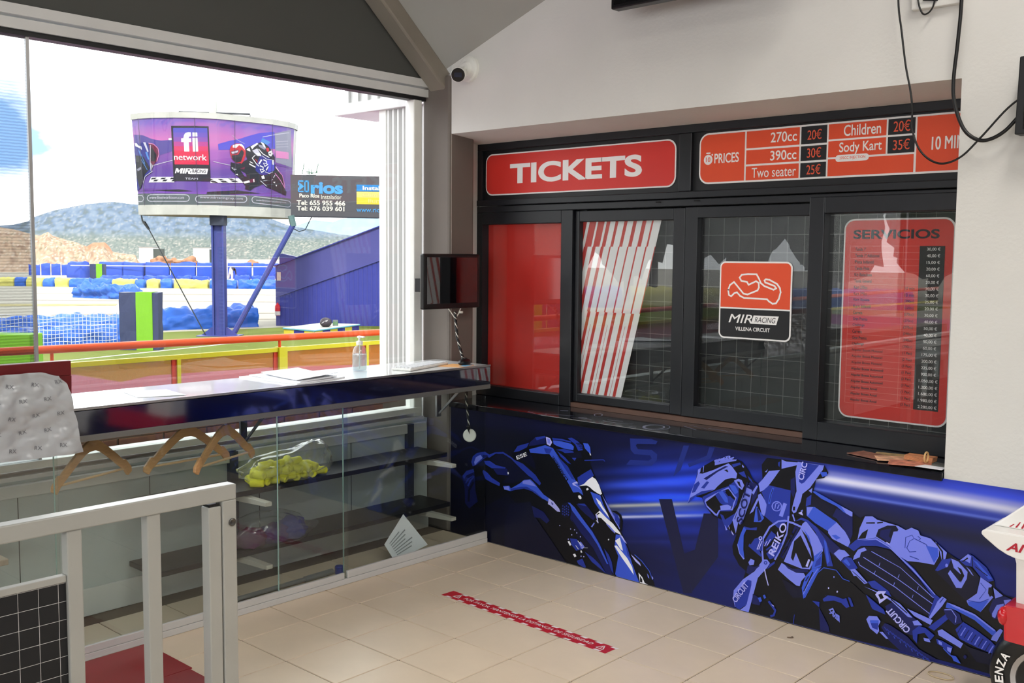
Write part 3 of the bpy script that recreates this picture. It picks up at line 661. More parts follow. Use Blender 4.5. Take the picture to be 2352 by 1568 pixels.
SHELF_PRINT = [
"302,18 384,-24 444,8 448,0 383,-33 298,10",
"401,180 440,204 448,192 408,168",
"675,220 685,203 692,185 694,170 690,161 685,162 689,171 688,184 681,200 670,217",
"689,159 679,156 666,160 652,170 639,185 642,188 655,174 669,164 679,161 687,164",
"638,185 627,202 620,220 618,235 622,245 627,243 623,235 625,221 632,205 643,188",
"624,247 633,250 647,246 661,235 674,220 671,217 657,232 644,241 633,245 625,242",
"1152,126 1163,102 1166,76 1161,51 1149,32 1141,37 1152,54 1156,76 1153,100 1143,122",
"1148,30 1130,19 1107,18 1086,28 1069,45 1076,52 1092,36 1109,28 1127,29 1142,39",
"1068,47 1056,70 1052,97 1057,123 1069,142 1078,137 1066,119 1062,97 1066,73 1077,51",
"1071,144 1089,155 1112,156 1134,146 1151,127 1143,121 1128,138 1110,146 1092,145 1076,135",
"1171,147 1186,113 1191,77 1186,44 1170,19 1166,22 1181,46 1186,78 1181,112 1166,144",
"1169,18 1145,4 1117,4 1089,17 1065,42 1069,45 1092,21 1118,9 1144,9 1166,23",
"1065,42 1048,75 1042,112 1048,146 1064,172 1068,170 1052,145 1047,112 1053,77 1069,45",
"1065,173 1089,187 1118,187 1147,173 1170,147 1167,144 1144,169 1117,183 1090,183 1067,169",
"796,63 899,53 966,101 969,97 900,48 796,58",
"795,103 884,125 886,120 796,98",
"1204,227 1315,169 1311,162 1200,220",
"1212,268 1349,228 1348,224 1211,263",
"1334,254 1375,257 1445,253 1444,244 1375,248 1335,245",
"419,25 582,80 584,75 421,20",
"603,29 721,57 723,52 604,24",
"631,59 680,73 682,65 633,51",
"1010,2 1044,18 1046,13 1012,-2",
"1292,-48 1354,-14 1357,-19 1294,-52",
"1306,-15 1335,-8 1337,-17 1308,-24",
"1449,227 1503,263 1506,258 1452,222",
"1249,-33 1471,-40 1471,-45 1249,-38"]
BILL = [
(1,"14,1646 129,1609 235,1516 343,1476 489,1493 493,1244 324,1147 2,1175"),
(2,"1059,1422 1206,1520 1331,1585 1442,1673 1573,1762 1758,1832 1776,1425 1489,1364 1066,1287"),
(3,"1762,1794 1959,1940 1990,1032 1781,1107"),
(7,"1609,1681 1937,1871 1937,1855 1613,1668"),
(8,"1609,1655 1716,1569 1662,1489 1584,1546"),
(7,"1785,1609 1793,1615 1794,1596 1785,1590"),
(7,"1801,1615 1810,1621 1810,1602 1802,1597"),
(7,"1818,1622 1826,1627 1827,1609 1819,1603"),
(7,"1835,1628 1843,1634 1843,1615 1835,1609"),
(7,"1851,1634 1859,1640 1860,1621 1852,1615"),
(7,"1868,1641 1876,1647 1876,1628 1868,1622"),
(7,"1884,1647 1892,1653 1893,1634 1885,1628"),
(7,"1901,1654 1909,1659 1909,1641 1901,1635"),
(7,"1917,1660 1925,1666 1926,1647 1918,1641"),
(7,"1787,1545 1795,1551 1795,1532 1787,1527"),
(7,"1803,1551 1811,1557 1812,1538 1804,1533"),
(7,"1820,1558 1828,1563 1829,1545 1820,1539"),
(7,"1836,1564 1845,1569 1845,1551 1837,1545"),
(7,"1853,1570 1861,1576 1862,1557 1854,1551"),
(7,"1870,1576 1878,1582 1878,1563 1870,1557"),
(7,"1886,1582 1894,1588 1895,1569 1887,1563"),
(7,"1903,1589 1911,1594 1912,1575 1903,1570"),
(7,"1919,1595 1927,1601 1928,1582 1920,1576"),
(7,"1788,1482 1797,1487 1797,1469 1789,1463"),
(7,"1805,1488 1813,1493 1814,1475 1806,1469"),
(7,"1822,1494 1830,1499 1830,1480 1822,1475"),
(7,"1838,1499 1847,1505 1847,1486 1839,1481"),
(7,"1855,1505 1863,1511 1864,1492 1855,1487"),
(7,"1872,1511 1880,1517 1880,1498 1872,1493"),
(7,"1888,1517 1896,1523 1897,1504 1889,1499"),
(7,"1905,1524 1913,1529 1914,1510 1905,1505"),
(7,"1921,1530 1930,1536 1930,1516 1922,1511"),
(19,"1777,1386 1939,1386 1944,1223 1782,1214"),
(18,"1785,1082 1950,1046 1952,1005 1786,1042"),
(7,"235,909 376,974 489,1022 487,1035 375,987 233,922"),
(7,"994,1011 1101,976 1223,947 1224,959 1102,987 995,1023"),
(7,"1232,1652 1310,1537 1388,1477 1390,1484 1312,1544 1235,1658"),
(4,"445,1530 486,1529 485,1489 444,1486"),
(4,"919,1567 947,1568 947,1540 919,1539"),
(4,"193,650 489,647 486,523 155,526"),
(4,"946,629 1313,667 1381,564 953,522"),
(17,"206,636 267,636 237,596 185,596"),
(17,"237,591 289,590 261,549 212,550"),
(17,"328,635 389,634 360,595 308,595"),
(17,"355,590 407,589 379,548 330,548"),
(17,"451,634 512,633 483,594 431,594"),
(17,"473,589 525,589 498,547 448,547"),
(17,"913,622 964,615 1008,583 950,588"),
(17,"942,575 1015,570 1051,529 978,534"),
(17,"1044,622 1095,623 1138,598 1080,594"),
(17,"1073,580 1146,586 1182,551 1109,544"),
(17,"1174,643 1225,645 1269,620 1211,616"),
(17,"1204,601 1276,608 1313,573 1240,566"),
(6,"0,277 845,261 1453,277 1993,268 2000,0 1458,0 842,0 0,0"),
(18,"0,390 392,381 391,339 0,336"),
(0,"224,345 543,364 724,328 542,311"),
(0,"906,314 1300,382 1604,338 1149,276 898,261"),
(7,"170,252 146,241 127,211 119,168 124,126 141,94 164,83 167,98 146,108 132,134 128,168 135,203 150,228 172,237"),
(7,"165,83 627,80 628,96 165,99"),
(7,"629,81 652,91 671,122 678,164 672,207 655,238 632,249 629,234 650,224 664,199 669,165 663,130 648,105 627,96"),
(7,"630,250 171,252 170,237 630,234"),
(7,"795,227 772,216 755,186 748,145 754,104 771,73 793,62 796,78 775,87 762,112 757,145 762,178 777,202 797,211"),
(7,"794,62 1376,98 1376,114 794,78"),
(7,"1378,98 1400,113 1417,146 1423,189 1416,230 1398,258 1376,265 1373,249 1394,243 1408,221 1413,188 1409,153 1395,126 1375,114"),
(7,"1374,265 796,227 796,211 1374,249"),
(7,"1522,263 1500,251 1483,218 1478,176 1485,135 1503,105 1525,96 1527,112 1507,120 1492,143 1487,177 1491,211 1505,237 1525,248"),
(7,"1526,96 1950,44 1951,61 1527,112"),
(7,"1952,44 1974,58 1990,91 1995,135 1987,178 1969,208 1946,217 1944,201 1965,193 1979,169 1986,134 1982,99 1969,72 1949,60"),
(7,"1945,217 1524,264 1523,247 1945,200"),
(7,"0,225 59,223 76,161 54,99 0,101 0,85 56,84 85,161 63,238 0,241"),
(0,"486,1804 947,1815 956,560 481,554"),
(11,"508,1756 930,1772 931,1666 507,1652"),
(12,"508,1654 931,1668 932,1562 507,1550"),
(13,"507,1551 932,1564 933,1458 506,1447"),
(14,"507,1448 933,1460 934,1354 506,1344"),
(15,"506,1345 935,1356 935,1250 505,1241"),
(16,"506,1242 936,1251 937,1146 505,1138"),
(16,"505,1140 937,1147 938,1042 504,1036"),
(16,"505,1037 938,1043 939,938 504,933"),
(4,"604,1528 631,1529 639,1595 660,1649 692,1667 727,1664 726,1573 705,1569 696,1530 727,1531 726,1444 696,1444 700,1230 635,1229 634,1442 602,1442"),
(4,"745,1662 806,1664 807,1575 746,1570"),
(4,"743,1540 807,1542 810,1233 744,1228"),
(4,"732,844 928,849 911,723 697,717"),
(4,"502,730 521,846 547,846 557,788 582,846 610,846 592,727 567,726 577,805 549,746 536,746 528,796 519,730"),
(4,"617,846 639,847 622,727 599,727"),
(4,"647,847 713,847 728,822 717,784 696,772 706,722 674,722 668,772 655,772 646,727 628,727"),
(0,"670,825 695,825 698,809 689,797 665,797"),
(17,"1216,1027 1210,857 1268,763 1334,658 1371,561 1401,488 1391,421 1461,391 1518,475 1576,519 1626,563 1671,488 1760,443 1887,352 1924,330 1928,426 1897,502 1872,808 1789,949 1763,1104 1767,1224 1744,1288 1728,1365 1684,1466 1626,1538 1577,1539 1487,1469 1404,1379 1391,1271 1421,1121 1309,993"),
(10,"1524,974 1589,1257 1705,1177 1763,1104 1768,920 1699,820 1643,775 1585,783 1526,869"),
(2,"1635,1117 1726,1153 1764,1078 1755,892 1684,858 1680,1016"),
(5,"1204,1324 1221,1406 1276,1468 1332,1478 1382,1413 1401,1313 1399,1195 1372,1084 1337,1025 1280,1013 1230,1108 1208,1208"),
(4,"1242,1422 1291,1458 1347,1471 1379,1413 1391,1324 1361,1396 1319,1438 1284,1365 1239,1370"),
(9,"1214,1274 1306,1331 1320,1295 1293,1224 1229,1199"),
(7,"1222,1263 1306,1312 1306,1272 1236,1220"),
(17,"1222,1185 1307,1214 1348,1340 1377,1294 1378,1177 1344,1052 1280,1019 1237,1096"),
(5,"1377,1242 1402,1234 1379,1086 1345,1000 1337,1025"),
(9,"1309,967 1408,1039 1395,984 1331,893 1395,945 1382,877 1331,893"),
(4,"1411,1354 1446,1399 1461,1309 1419,1330"),
(4,"1460,1426 1542,1528 1556,1503 1502,1418 1482,1363"),
(7,"1482,1337 1544,1397 1597,1232 1548,1213 1504,1287"),
(4,"1518,1289 1582,1283 1597,1219 1562,1228"),
(3,"1557,1490 1627,1472 1657,1410 1629,1380 1565,1439"),
(4,"1583,1559 1626,1525 1649,1435 1628,1433"),
(5,"1649,1422 1684,1439 1693,1361 1666,1332"),
(4,"1680,1333 1721,1377 1744,1301 1717,1232 1689,1255"),
(0,"1691,1308 1715,1324 1709,1270"),
(4,"1555,1379 1614,1266 1695,1195 1699,1211 1620,1281 1562,1392"),
(7,"1602,1226 1661,1152 1731,1148 1746,1048 1755,1052 1736,1161 1664,1167 1606,1239"),
(4,"1481,1148 1522,1231 1516,1242 1475,1158"),
(4,"1481,1148 1526,1034 1563,972 1570,985 1533,1046 1489,1159"),
(4,"1449,1063 1492,1028 1496,1045 1453,1080"),
(4,"1441,1007 1521,936 1527,960 1448,1030"),
(5,"1517,1140 1547,1064 1554,1074 1524,1149"),
(4,"1573,1023 1607,1131 1591,1148 1557,1039"),
(4,"1617,1130 1655,1105 1657,1065 1616,1069 1640,973 1684,1033 1675,1053 1643,999 1628,1057 1665,1043 1665,1122 1623,1154"),
(4,"1576,981 1614,955 1616,916 1574,920 1599,824 1643,883 1634,904 1602,850 1587,908 1624,894 1624,973 1582,1005"),
(4,"1664,890 1690,985 1678,996 1652,901"),
(4,"1730,1154 1751,1156 1751,1037 1736,1049"),
(7,"1643,854 1699,812 1743,864 1739,877 1699,828 1646,868"),
(7,"1224,912 1288,871 1260,840 1227,886"),
(0,"1238,901 1270,874 1245,863"),
(4,"1268,750 1297,769 1304,731"),
(9,"1443,652 1514,684 1516,606 1458,574"),
(4,"1364,586 1443,632 1458,587 1386,550"),
(4,"1493,656 1507,671 1512,605 1501,591"),
(18,"1339,842 1397,788 1413,713 1384,720"),
(4,"1596,745 1628,774 1644,696 1609,680"),
(7,"1585,632 1668,508 1673,520 1590,645"),
(7,"1624,637 1675,654 1674,665 1623,647"),
(19,"1767,835 1836,689 1900,499 1908,508 1843,699 1774,846"),
(19,"1771,982 1862,803 1899,542 1906,545 1868,810 1776,990"),
(7,"1756,729 1775,797 1768,805 1748,737"),
(4,"1747,627 1776,643 1770,602"),
(4,"1778,563 1800,566 1794,525"),
(7,"1726,660 1747,688 1744,697 1723,669"),
(4,"1769,1012 1780,1001 1819,917 1812,908"),
(10,"17,1413 132,1451 204,1417 205,1016 201,766 101,621 24,354 5,356"),
(17,"21,1172 120,1124 194,850 124,720 44,371 13,661"),
(9,"195,1417 250,1415 307,1331 322,1214 298,1048 234,916 198,816 208,1250"),
(17,"221,1366 288,1148 264,999 209,1016"),
(19,"194,1419 256,1392 307,1294 313,1165 279,1001 287,996 322,1163 314,1301 261,1405 197,1433"),
(7,"213,1383 195,983 198,778 237,913 230,918 204,788 203,983 221,1383"),
(7,"218,788 189,755 119,674 84,506 91,502 125,666 193,744 222,777"),
(4,"23,1446 50,1439 66,1384 102,1363 108,1277 73,1332 29,1376"),
(7,"128,1452 160,1448 189,1234 175,1219"),
(8,"147,1222 171,1236 192,1050 173,1051"),
(8,"54,1319 103,1160 84,1128"),
(3,"26,847 74,892 82,841 33,795"),
(8,"87,1057 152,815 159,822 94,1063"),
(8,"75,1245 129,952 136,957 82,1249")]
YB = [(-61.18, 18.97, 'b'), (-60.74, 19.69, 'y'), (-59.42, 20.82, 'b'), (-58.73, 21.24, 'y'), (-57.78, 21.83, 'b'), (-57.1, 22.24, 'y'), (-56.28, 22.75, 'b'), (-55.07, 23.49, 'b'), (-53.87, 24.22, 'y'), (-52.63, 24.98, 'b'), (-52.1, 25.37, 'y'), (-51.53, 25.94, 'b'), (-50.98, 26.5, 'y'), (-49.52, 27.97, 'b'), (-48.34, 29.18, 'b'), (-47.4, 30.12, 'b'), (-46.57, 31.09, 'b'), (-45.88, 32.17, None)]
FARROW = [((-80.16, 33.45), (-78.31, 33.79), 1.28), ((-77.32, 34.61), (-75.95, 35.93), 1.28), ((-75.9, 35.98), (-74.76, 37.1), 1.28), ((-74.68, 37.21), (-73.62, 38.74), 1.28), ((-73.54, 38.86), (-72.43, 40.46), 1.28), ((-72.35, 40.57), (-71.02, 42.49), 1.28), ((-70.94, 42.6), (-69.84, 44.19), 1.28), ((-69.76, 44.3), (-68.6, 46.05), 1.28), ((-90.06, 33.96), (-89.7, 34.83), 0.95), ((-89.66, 34.92), (-89.37, 35.62), 0.95), ((-89.34, 35.7), (-89.05, 36.41), 0.95), ((-89.01, 36.5), (-88.73, 37.18), 0.95), ((-63.58, 28.1), (-62.75, 29.1), 0.48), ((-62.89, 29.32), (-62.06, 30.33), 0.48), ((-62.18, 30.59), (-61.64, 31.08), 0.48), ((-61.77, 31.31), (-61.18, 31.88), 0.48), ((-61.1, 32.5), (-60.49, 33.1), 0.48), ((-60.61, 33.37), (-59.92, 34.13), 0.48), ((-59.2, 35.87), (-58.53, 36.58), 0.48), ((-58.64, 36.87), (-57.66, 38.13), 0.48)]
ROPE = [(-78.75, 32.75), (-72.03, 38.25), (-67.27, 45.12)]
BENCH = [(-16.92, 10.38), (-15.69, 10.42), (-16.7, 12.63), (-17.78, 12.18)]
E1 = [(20.86, 0.0242), (21.45, 0.0252), (22.13, 0.0286), (22.46, 0.0329), (23.28, 0.0384), (24.11, 0.0419), (24.95, 0.0454), (25.79, 0.0474), (26.26, 0.048), (27.08, 0.0464), (27.51, 0.0458), (29.26, 0.045), (31.05, 0.0441), (32.42, 0.0421), (33.8, 0.0388), (34.31, 0.0353), (34.73, 0.0325), (35.22, 0.0293), (35.72, 0.0277), (36.62, 0.025), (38.05, 0.0211), (40.22, 0.0173)]
E2 = [(34.73, 0.0258), (35.67, 0.0285), (36.15, 0.032), (36.62, 0.0347), (37.1, 0.0339), (37.69, 0.0328), (38.15, 0.0363), (39.02, 0.0382), (40.2, 0.0368), (40.96, 0.0357)]
E3 = [(20.85, 0.0227), (21.44, 0.0214), (22.12, 0.0181), (22.64, 0.0159), (23.05, 0.02), (23.25, 0.0165), (23.86, 0.0128), (24.38, 0.0105), (24.89, 0.0067), (25.21, 0.0103), (25.74, 0.0109), (26.0, 0.0069), (26.12, 0.0021), (26.8, 0.0003), (27.28, -0.0009), (27.36, -0.0065), (27.88, -0.0101)]

# ================================================================== THE SETTING: room
floor = struct('floor', MB().box(-.6, 8, -9, .45, -.12, -.004), M_grout)
T_ = .33; G_ = .0027
tile_me = None
for i in range(-2, 12):
    for j in range(-6, 5):
        x0 = .285 + T_ * i; y0 = -1.53 + T_ * j; x1 = x0 + T_; y1 = min(y0 + T_, -.003)
        if x0 < -.5: x0 = -.5
        full = (y1 - y0 > T_ - .001 and x1 - x0 > T_ - .001)
        if full and tile_me is not None:
            o = bpy.data.objects.new('tile', tile_me); COL.objects.link(o); o.parent = floor; o.location = (x0, y0, 0); continue
        mb = MB(); w = x1 - x0; d = y1 - y0; b = .0015
        lo = [(G_, G_), (w - G_, G_), (w - G_, d - G_), (G_, d - G_)]; hi = [(G_ + b, G_ + b), (w - G_ - b, G_ + b), (w - G_ - b, d - G_ - b), (G_ + b, d - G_ - b)]
        A = [mb.bm.verts.new((p[0], p[1], -.0038)) for p in lo]; B = [mb.bm.verts.new((p[0], p[1], 0)) for p in hi]
        mb.bm.faces.new(B)
        for k in range(4): mb.bm.faces.new((A[k], A[(k + 1) % 4], B[(k + 1) % 4], B[k]))
        o = mb.build('tile', M_tile, floor, local=True); o.location = (x0, y0, 0)
        if full: tile_me = o.data

XL, XR, ZS, ZH = -.317, 2.607, .775, 2.415
def ceil_z(x, y): return min(2.80 + .36 * (x + .36) - .87 * y, 4.7)
w = MB(); Y0 = 0.0
def wq(x0, x1, z0, z1): w.face([(x0, 0, z0), (x1, 0, z0), (x1, 0, z1), (x0, 0, z1)])
wq(XL, XR, 0, ZS); wq(XR, 8, 0, ZH); N_ = 24
for k in range(N_):
    a = XL + (8 - XL) * k / N_; b = XL + (8 - XL) * (k + 1) / N_
    w.face([(a, 0, ZH), (b, 0, ZH), (b, 0, ceil_z(b, 0) + .03), (a, 0, ceil_z(a, 0) + .03)])
w.face([(XL, 0, ZS), (XL - .115, .36, ZS), (XL - .115, .36, ZH), (XL, 0, ZH)])                      # left reveal
w.face([(XR, 0, ZS), (XR, .36, ZS), (XR, .36, ZH), (XR, 0, ZH)])
w.face([(XL, 0, ZH), (XR, 0, ZH), (XR, .36, ZH - .03), (XL - .115, .36, ZH - .03)])                 # soffit
w.face([(XL, 0, ZS), (XR, 0, ZS), (XR, .36, ZS), (XL - .115, .36, ZS)])
w.box(-.6, 8, .45, .55, -.12, 4.9)
struct('wall_front', w, M_wall)
struct('trim_1', MB().box(-.56, -.319, -.012, .2, 0, 2.765), M_column, bevel=.018)                  # corner post
bd = Vector((0, -1, .87)).normalized(); bn = Vector((0, .87, 1)).normalized()
mb = MB(); p0 = Vector((-.36, .12, 2.565)); A_ = [p0, p0 + Vector((-.135, 0, 0)), p0 + Vector((-.135, 0, 0)) + bn * .105, p0 + bn * .105]
mb.prism(A_, bd * 3.1); struct('trim_2', mb, M_beam, bevel=.012)                                    # sloping beam
mb = MB(); n_ = 20
for i in range(n_):
    for j in range(n_):
        xa, xb = -.42 + 8.5 * i / n_, -.42 + 8.5 * (i + 1) / n_; ya, yb = -9 * j / n_, -9 * (j + 1) / n_
        mb.face([(x, y, ceil_z(x, y)) for x, y in ((xa, ya), (xb, ya), (xb, yb), (xa, yb))])
bmesh.ops.remove_doubles(mb.bm, verts=mb.bm.verts, dist=1e-4)
struct('ceiling', mb, M_ceil)
struct('ceiling_outside', MB().box(-.6, 8.2, -9.2, .5, 4.75, 4.85), M_ceil)
# gable board above the window, between the window head and the sloping beam
mb = MB(); mb.poly([(-.5, .0, 2.74), (-.5, -9, 2.74), (-.5, -9, 4.72), (-.5, -2.2, 4.72), (-.5, 0, 2.80)])
struct('wall_gable', mb, M_gable)
# window wall: head rail, jamb, bottom rail, panes
win = struct('window_1', MB().box(-.58, -.505, -9, -.012, 2.645, 2.69).box(-.58, -.485, -9, -.012, 2.70, 2.745), M_alu)
MB().box(-.585, -.52, -9, -.02, 2.622, 2.645).build('rubber_seal', M_blackp, win)
MB().box(-.60, -.52, -.115, -.05, .70, 2.63).build('jamb', M_white, win, bevel=.006)
MB().box(-.62, -.515, -9, -.05, .725, .76).build('bottom_rail', M_white, win, bevel=.004)
MB().box(-.62, -.50, -9, -.05, .685, .705).build('bottom_rail', M_alu, win, bevel=.003)
MB().box(-.56, -.554, -2.37, -.06, .76, 2.625).build('pane', M_glass, win)
MB().box(-.54, -.534, -4.75, -2.36, .76, 2.625).build('pane', M_film, win)
MB().box(-.56, -.554, -7.0, -4.7, .76, 2.625).build('pane', M_glass, win)
MB().box(-.54, -.534, -9.0, -6.95, .76, 2.625).build('pane', M_glass, win)
for y in (-2.372, -4.72, -6.97): MB().box(-.545, -.53, y, y + .014, .76, 2.625).build('pane_edge', M_steel, win)
wl = struct('wall_left', MB().box(-.6, -.505, -9, -.02, -.1, .69), M_panel)
MB().box(-.505, -.475, -9, -.05, .615, .672).build('ledge', M_ledge, wl, bevel=.004)
MB().box(-.505, -.49, -9, -.02, 0, .13).build('skirting', M_ledge, wl, bevel=.003)
for y in (-.62, -1.24, -1.86, -2.48, -3.1): MB().box(-.505, -.5035, y, y + .003, .13, .615).build('panel_joint', M_blackp, wl)
# lamps added out of view under the ceiling to brighten floor and walls
M_fill_lamp = bpy.data.materials.new('fill_lamp_diffuser'); M_fill_lamp.use_nodes = True
M_fill_lamp.node_tree.nodes['Principled BSDF'].inputs['Emission Color'].default_value = (1, .955, .89, 1); M_fill_lamp.node_tree.nodes['Principled BSDF'].inputs['Emission Strength'].default_value = 18
for i, (x, y) in enumerate(((3.6, -1.5), (5.8, -1.5), (3.6, -4.6), (5.8, -4.6))):
    cl = empty('added_fill_lamp', (x, y, 4.2), 'added unseen fill lamp over the room, %s' % ('near the mural and window', 'near the mural, far from the window', 'at the back near the window', 'at the back, far from the window')[i], 'lamp', 'added fill lamps')
    MB().box(x - .16, x + .16, y - .62, y + .62, 4.2, 4.26).build('housing', M_white, cl); MB().box(x - .15, x + .15, y - .61, y + .61, 4.185, 4.2).build('diffuser', M_fill_lamp, cl); MB().tube([(x, y, 4.26), (x, y, 4.7)], .01, 6).build('stem', M_steel, cl)
# rest of the room (behind the photographer): walls, the back one with a wide opening added for more daylight
wr = MB().box(8, 8.15, -9, .5, 0, 4.8)
struct('wall_right', wr, M_wall)
wb = MB().box(-.6, 8.15, -9.15, -9, 0, .9).box(-.6, 8.15, -9.15, -9, 3.2, 4.8).box(-.6, .3, -9.15, -9, .9, 3.2).box(7.4, 8.15, -9.15, -9, .9, 3.2)
struct('wall_back', wb, M_wall)

# ================================================================== TICKET WINDOW (window_2)
YF = .33
tw = struct('window_2', MB().box(-.432, XR, .36, .40, 2.035, 2.385), M_blackp)                       # panel behind the signs
def rail(x0, x1, z0, z1, y0=YF, y1=.40, parent=tw, name='frame_rail', bev=.004): return MB().box(x0, x1, y0, y1, z0, z1).build(name, M_black, parent, bevel=bev)
rail(-.432, XR, 2.345, 2.388, .335); rail(-.445, XR, 1.962, 2.0); rail(-.445, XR, 2.004, 2.04, .325); rail(1.062, 1.138, 2.04, 2.345, .338)
rail(-.432, -.385, 2.04, 2.345, .335)
rail(-.447, -.376, .8115, 1.962); rail(.264, .35, .8115, 1.962); rail(-.376, .264, 1.888, 1.962); rail(-.376, .264, .8115, .876)
rail(1.815, 1.892, .8115, 1.985, .325); rail(1.892, XR, 1.906, 1.985, .325); rail(1.892, XR, .8115, .903, .325)
MB().box(.35, 1.815, .335, .40, .812, .838).build('sill_track', mat('bronze_track', (96, 70, 58), .5, var=.2), tw)
for x in (.93, 1.17): MB().box(x, x + .03, .3225, .326, 1.985, 1.991).build('drain_slot', M_void, tw)
def sash(x0, x1, z0, z1, lw, rw, tw_, bw, yy):
    s = MB().box(x0, x0 + lw, yy, .40, z0, z1).box(x1 - rw, x1, yy, .40, z0, z1).box(x0 + lw, x1 - rw, yy, .40, z1 - tw_, z1).box(x0 + lw, x1 - rw, yy, .40, z0, z0 + bw).build('sash', M_black, tw, bevel=.004)
    MB().box(x0 + lw, x1 - rw, .382, .386, z0 + bw, z1 - tw_).build('pane', M_tglass, s); return s
s1 = sash(.352, 1.10, .842, 1.957, .031, .074, .064, .05, .352)
s2 = sash(1.106, 1.813, .842, 1.957, .075, .004, .057, .06, .345)
MB().box(-.376, .264, .382, .386, .876, 1.888).build('pane', M_tglass, tw)
MB().box(1.892, XR, .382, .386, .903, 1.906).build('pane', M_tglass, tw)
MB().box(-.376, .264, .389, .393, .876, 1.888).build('red_film', M_red, tw)
# dark grid film behind the three clear panes
mg = bpy.data.materials.new('grid_film'); mg.use_nodes = True; t = mg.node_tree; b = t.nodes['Principled BSDF']; b.inputs['Roughness'].default_value = .6
bk = t.nodes.new('ShaderNodeTexBrick'); bk.offset = 0; bk.inputs['Color1'].default_value = rgb((20, 24, 26)); bk.inputs['Color2'].default_value = rgb((22, 25, 28)); bk.inputs['Mortar'].default_value = rgb((120, 122, 118))
bk.inputs['Scale'].default_value = 1; bk.inputs['Brick Width'].default_value = .0905; bk.inputs['Row Height'].default_value = .0905; bk.inputs['Mortar Size'].default_value = .0011; bk.inputs['Mortar Smooth'].default_value = 0
tcn = t.nodes.new('ShaderNodeTexCoord'); sx = t.nodes.new('ShaderNodeSeparateXYZ'); cx_ = t.nodes.new('ShaderNodeCombineXYZ'); ad = t.nodes.new('ShaderNodeMath'); ad.operation = 'ADD'
t.links.new(tcn.outputs['Object'], sx.inputs[0]); t.links.new(sx.outputs['X'], ad.inputs[0]); t.links.new(sx.outputs['Y'], ad.inputs[1]); t.links.new(ad.outputs[0], cx_.inputs['X']); t.links.new(sx.outputs['Z'], cx_.inputs['Y'])
t.links.new(cx_.outputs[0], bk.inputs['Vector']); t.links.new(bk.outputs['Color'], b.inputs['Base Color'])
M_grid = mg
MB().box(.38, XR, .425, .43, .84, 1.97).build('grid_film', M_grid, tw)
# red and white slanted stripes on the left sliding pane
X0, X1, ZB, ZT = .383, 1.026, .893, 1.893
sl = (.927 - .677) / (ZT - ZB)                       # slant of the stripes
mb = MB()
def slab(xa, xb, za, zb, mi, y):                     # slanted band given by its x at the top edge
    f = lambda x, z: x - sl * (ZT - z)
    pts = [(f(xa, za), za), (f(xb, za), za), (f(xb, zb), zb), (f(xa, zb), zb)]
    q = []                                           # clip at the pane's left edge
    for k in range(4):
        p, r = pts[k], pts[(k + 1) % 4]
        if p[0] >= X0: q.append(p)
        if (p[0] < X0) != (r[0] < X0):
            tt = (X0 - p[0]) / (r[0] - p[0]); q.append((X0, p[1] + tt * (r[1] - p[1])))
    if len(q) > 2: mb.poly([(x, y, z) for x, z in q], mi)
slab(.2, .926, ZB, ZT, 0, .3885)
PT = .0617
for i in range(16):
    xr = .926 - PT * i
    ws = (.050, .036, .038, .040, .042, .036, .016, .014); w1 = ws[i] if i < 8 else .02
    slab(xr - w1, xr, 1.75, ZT, 1, .3878)
    w2 = .052 if i < 5 else .040 - .003 * (i - 5); slab(xr - .005 - w2, xr - .005, 1.375, 1.75, 1, .3878)
    slab(xr - .040, xr, ZB, 1.375, 1, .3878)
    if i % 2: slab(xr - .022, xr - .0195, ZB, 1.30, 0, .3875)
slab(.920, .926, ZB, 1.375, 1, .3874)
mb.build('stripe_film', [M_orange if False else mat('stripe_red', (200, 48, 40), .5), M_whitev], s1, normals=False)

# ------------------------------------------------------------------ signs of the ticket booth
ts = empty('ticket_sign', (.33, .358, 2.2), 'long red sign with rounded corners and big white TICKETS lettering over the window', 'sign')
def plate(parent, x0, x1, z0, z1, r, y, th, m, name, corners=(1, 1, 1, 1)):
    return MB().prism([(x, y, z) for x, z in rrect(x0, x1, z0, z1, r, corners=corners)], (0, th, 0)).build(name, m, parent)
plate(ts, -.372, 1.033, 2.068, 2.323, .055, .356, .003, M_whitev, 'border'); plate(ts, -.364, 1.025, 2.076, 2.315, .049, .354, .003, M_red, 'panel')
mb = MB(); put_text(mb, 'TICKETS', onY(.3535), -.165, .815, 2.134, 2.255, 0, .035); mb.build('lettering', M_whitev, ts, normals=False)

pb = empty('price_board', (1.9, .358, 2.2), 'wide orange price board with white lettering and black price cells', 'sign')
plate(pb, 1.176, 2.604, 2.074, 2.336, .055, .356, .003, M_whitev, 'border', (1, 0, 0, 1)); plate(pb, 1.185, 1.441, 2.083, 2.327, .047, .354, .003, M_orange, 'panel', (1, 0, 0, 1))
cells = (M_orange, 'cell'); blk = (M_blackv, 'price_cell')
def cell(k, x0, x1, z0, z1): MB().box(x0, x1, .354, .357, z0, z1).build(k[1], k[0], pb)
for z0, z1 in ((2.083, 2.153), (2.163, 2.233), (2.243, 2.327)): cell(cells, 1.451, 1.738, z0, z1); cell(blk, 1.747, 1.878, z0, z1)
cell(cells, 1.887, 2.164, 2.256, 2.327); cell(cells, 1.887, 2.164, 2.172, 2.247); cell(cells, 1.887, 2.293, 2.083, 2.163)
cell(blk, 2.173, 2.295, 2.256, 2.327); cell(blk, 2.173, 2.295, 2.172, 2.247); cell(cells, 2.304, 2.604, 2.083, 2.327)
mb = MB(); F = onY(.3533)
put_text(mb, 'PRICES', F, 1.268, 1.41, 2.178, 2.228, 0, .015); put_text(mb, '270cc', F, 1.585, 1.725, 2.262, 2.312, 0, .012); put_text(mb, '390cc', F, 1.585, 1.725, 2.174, 2.222, 0, .012)
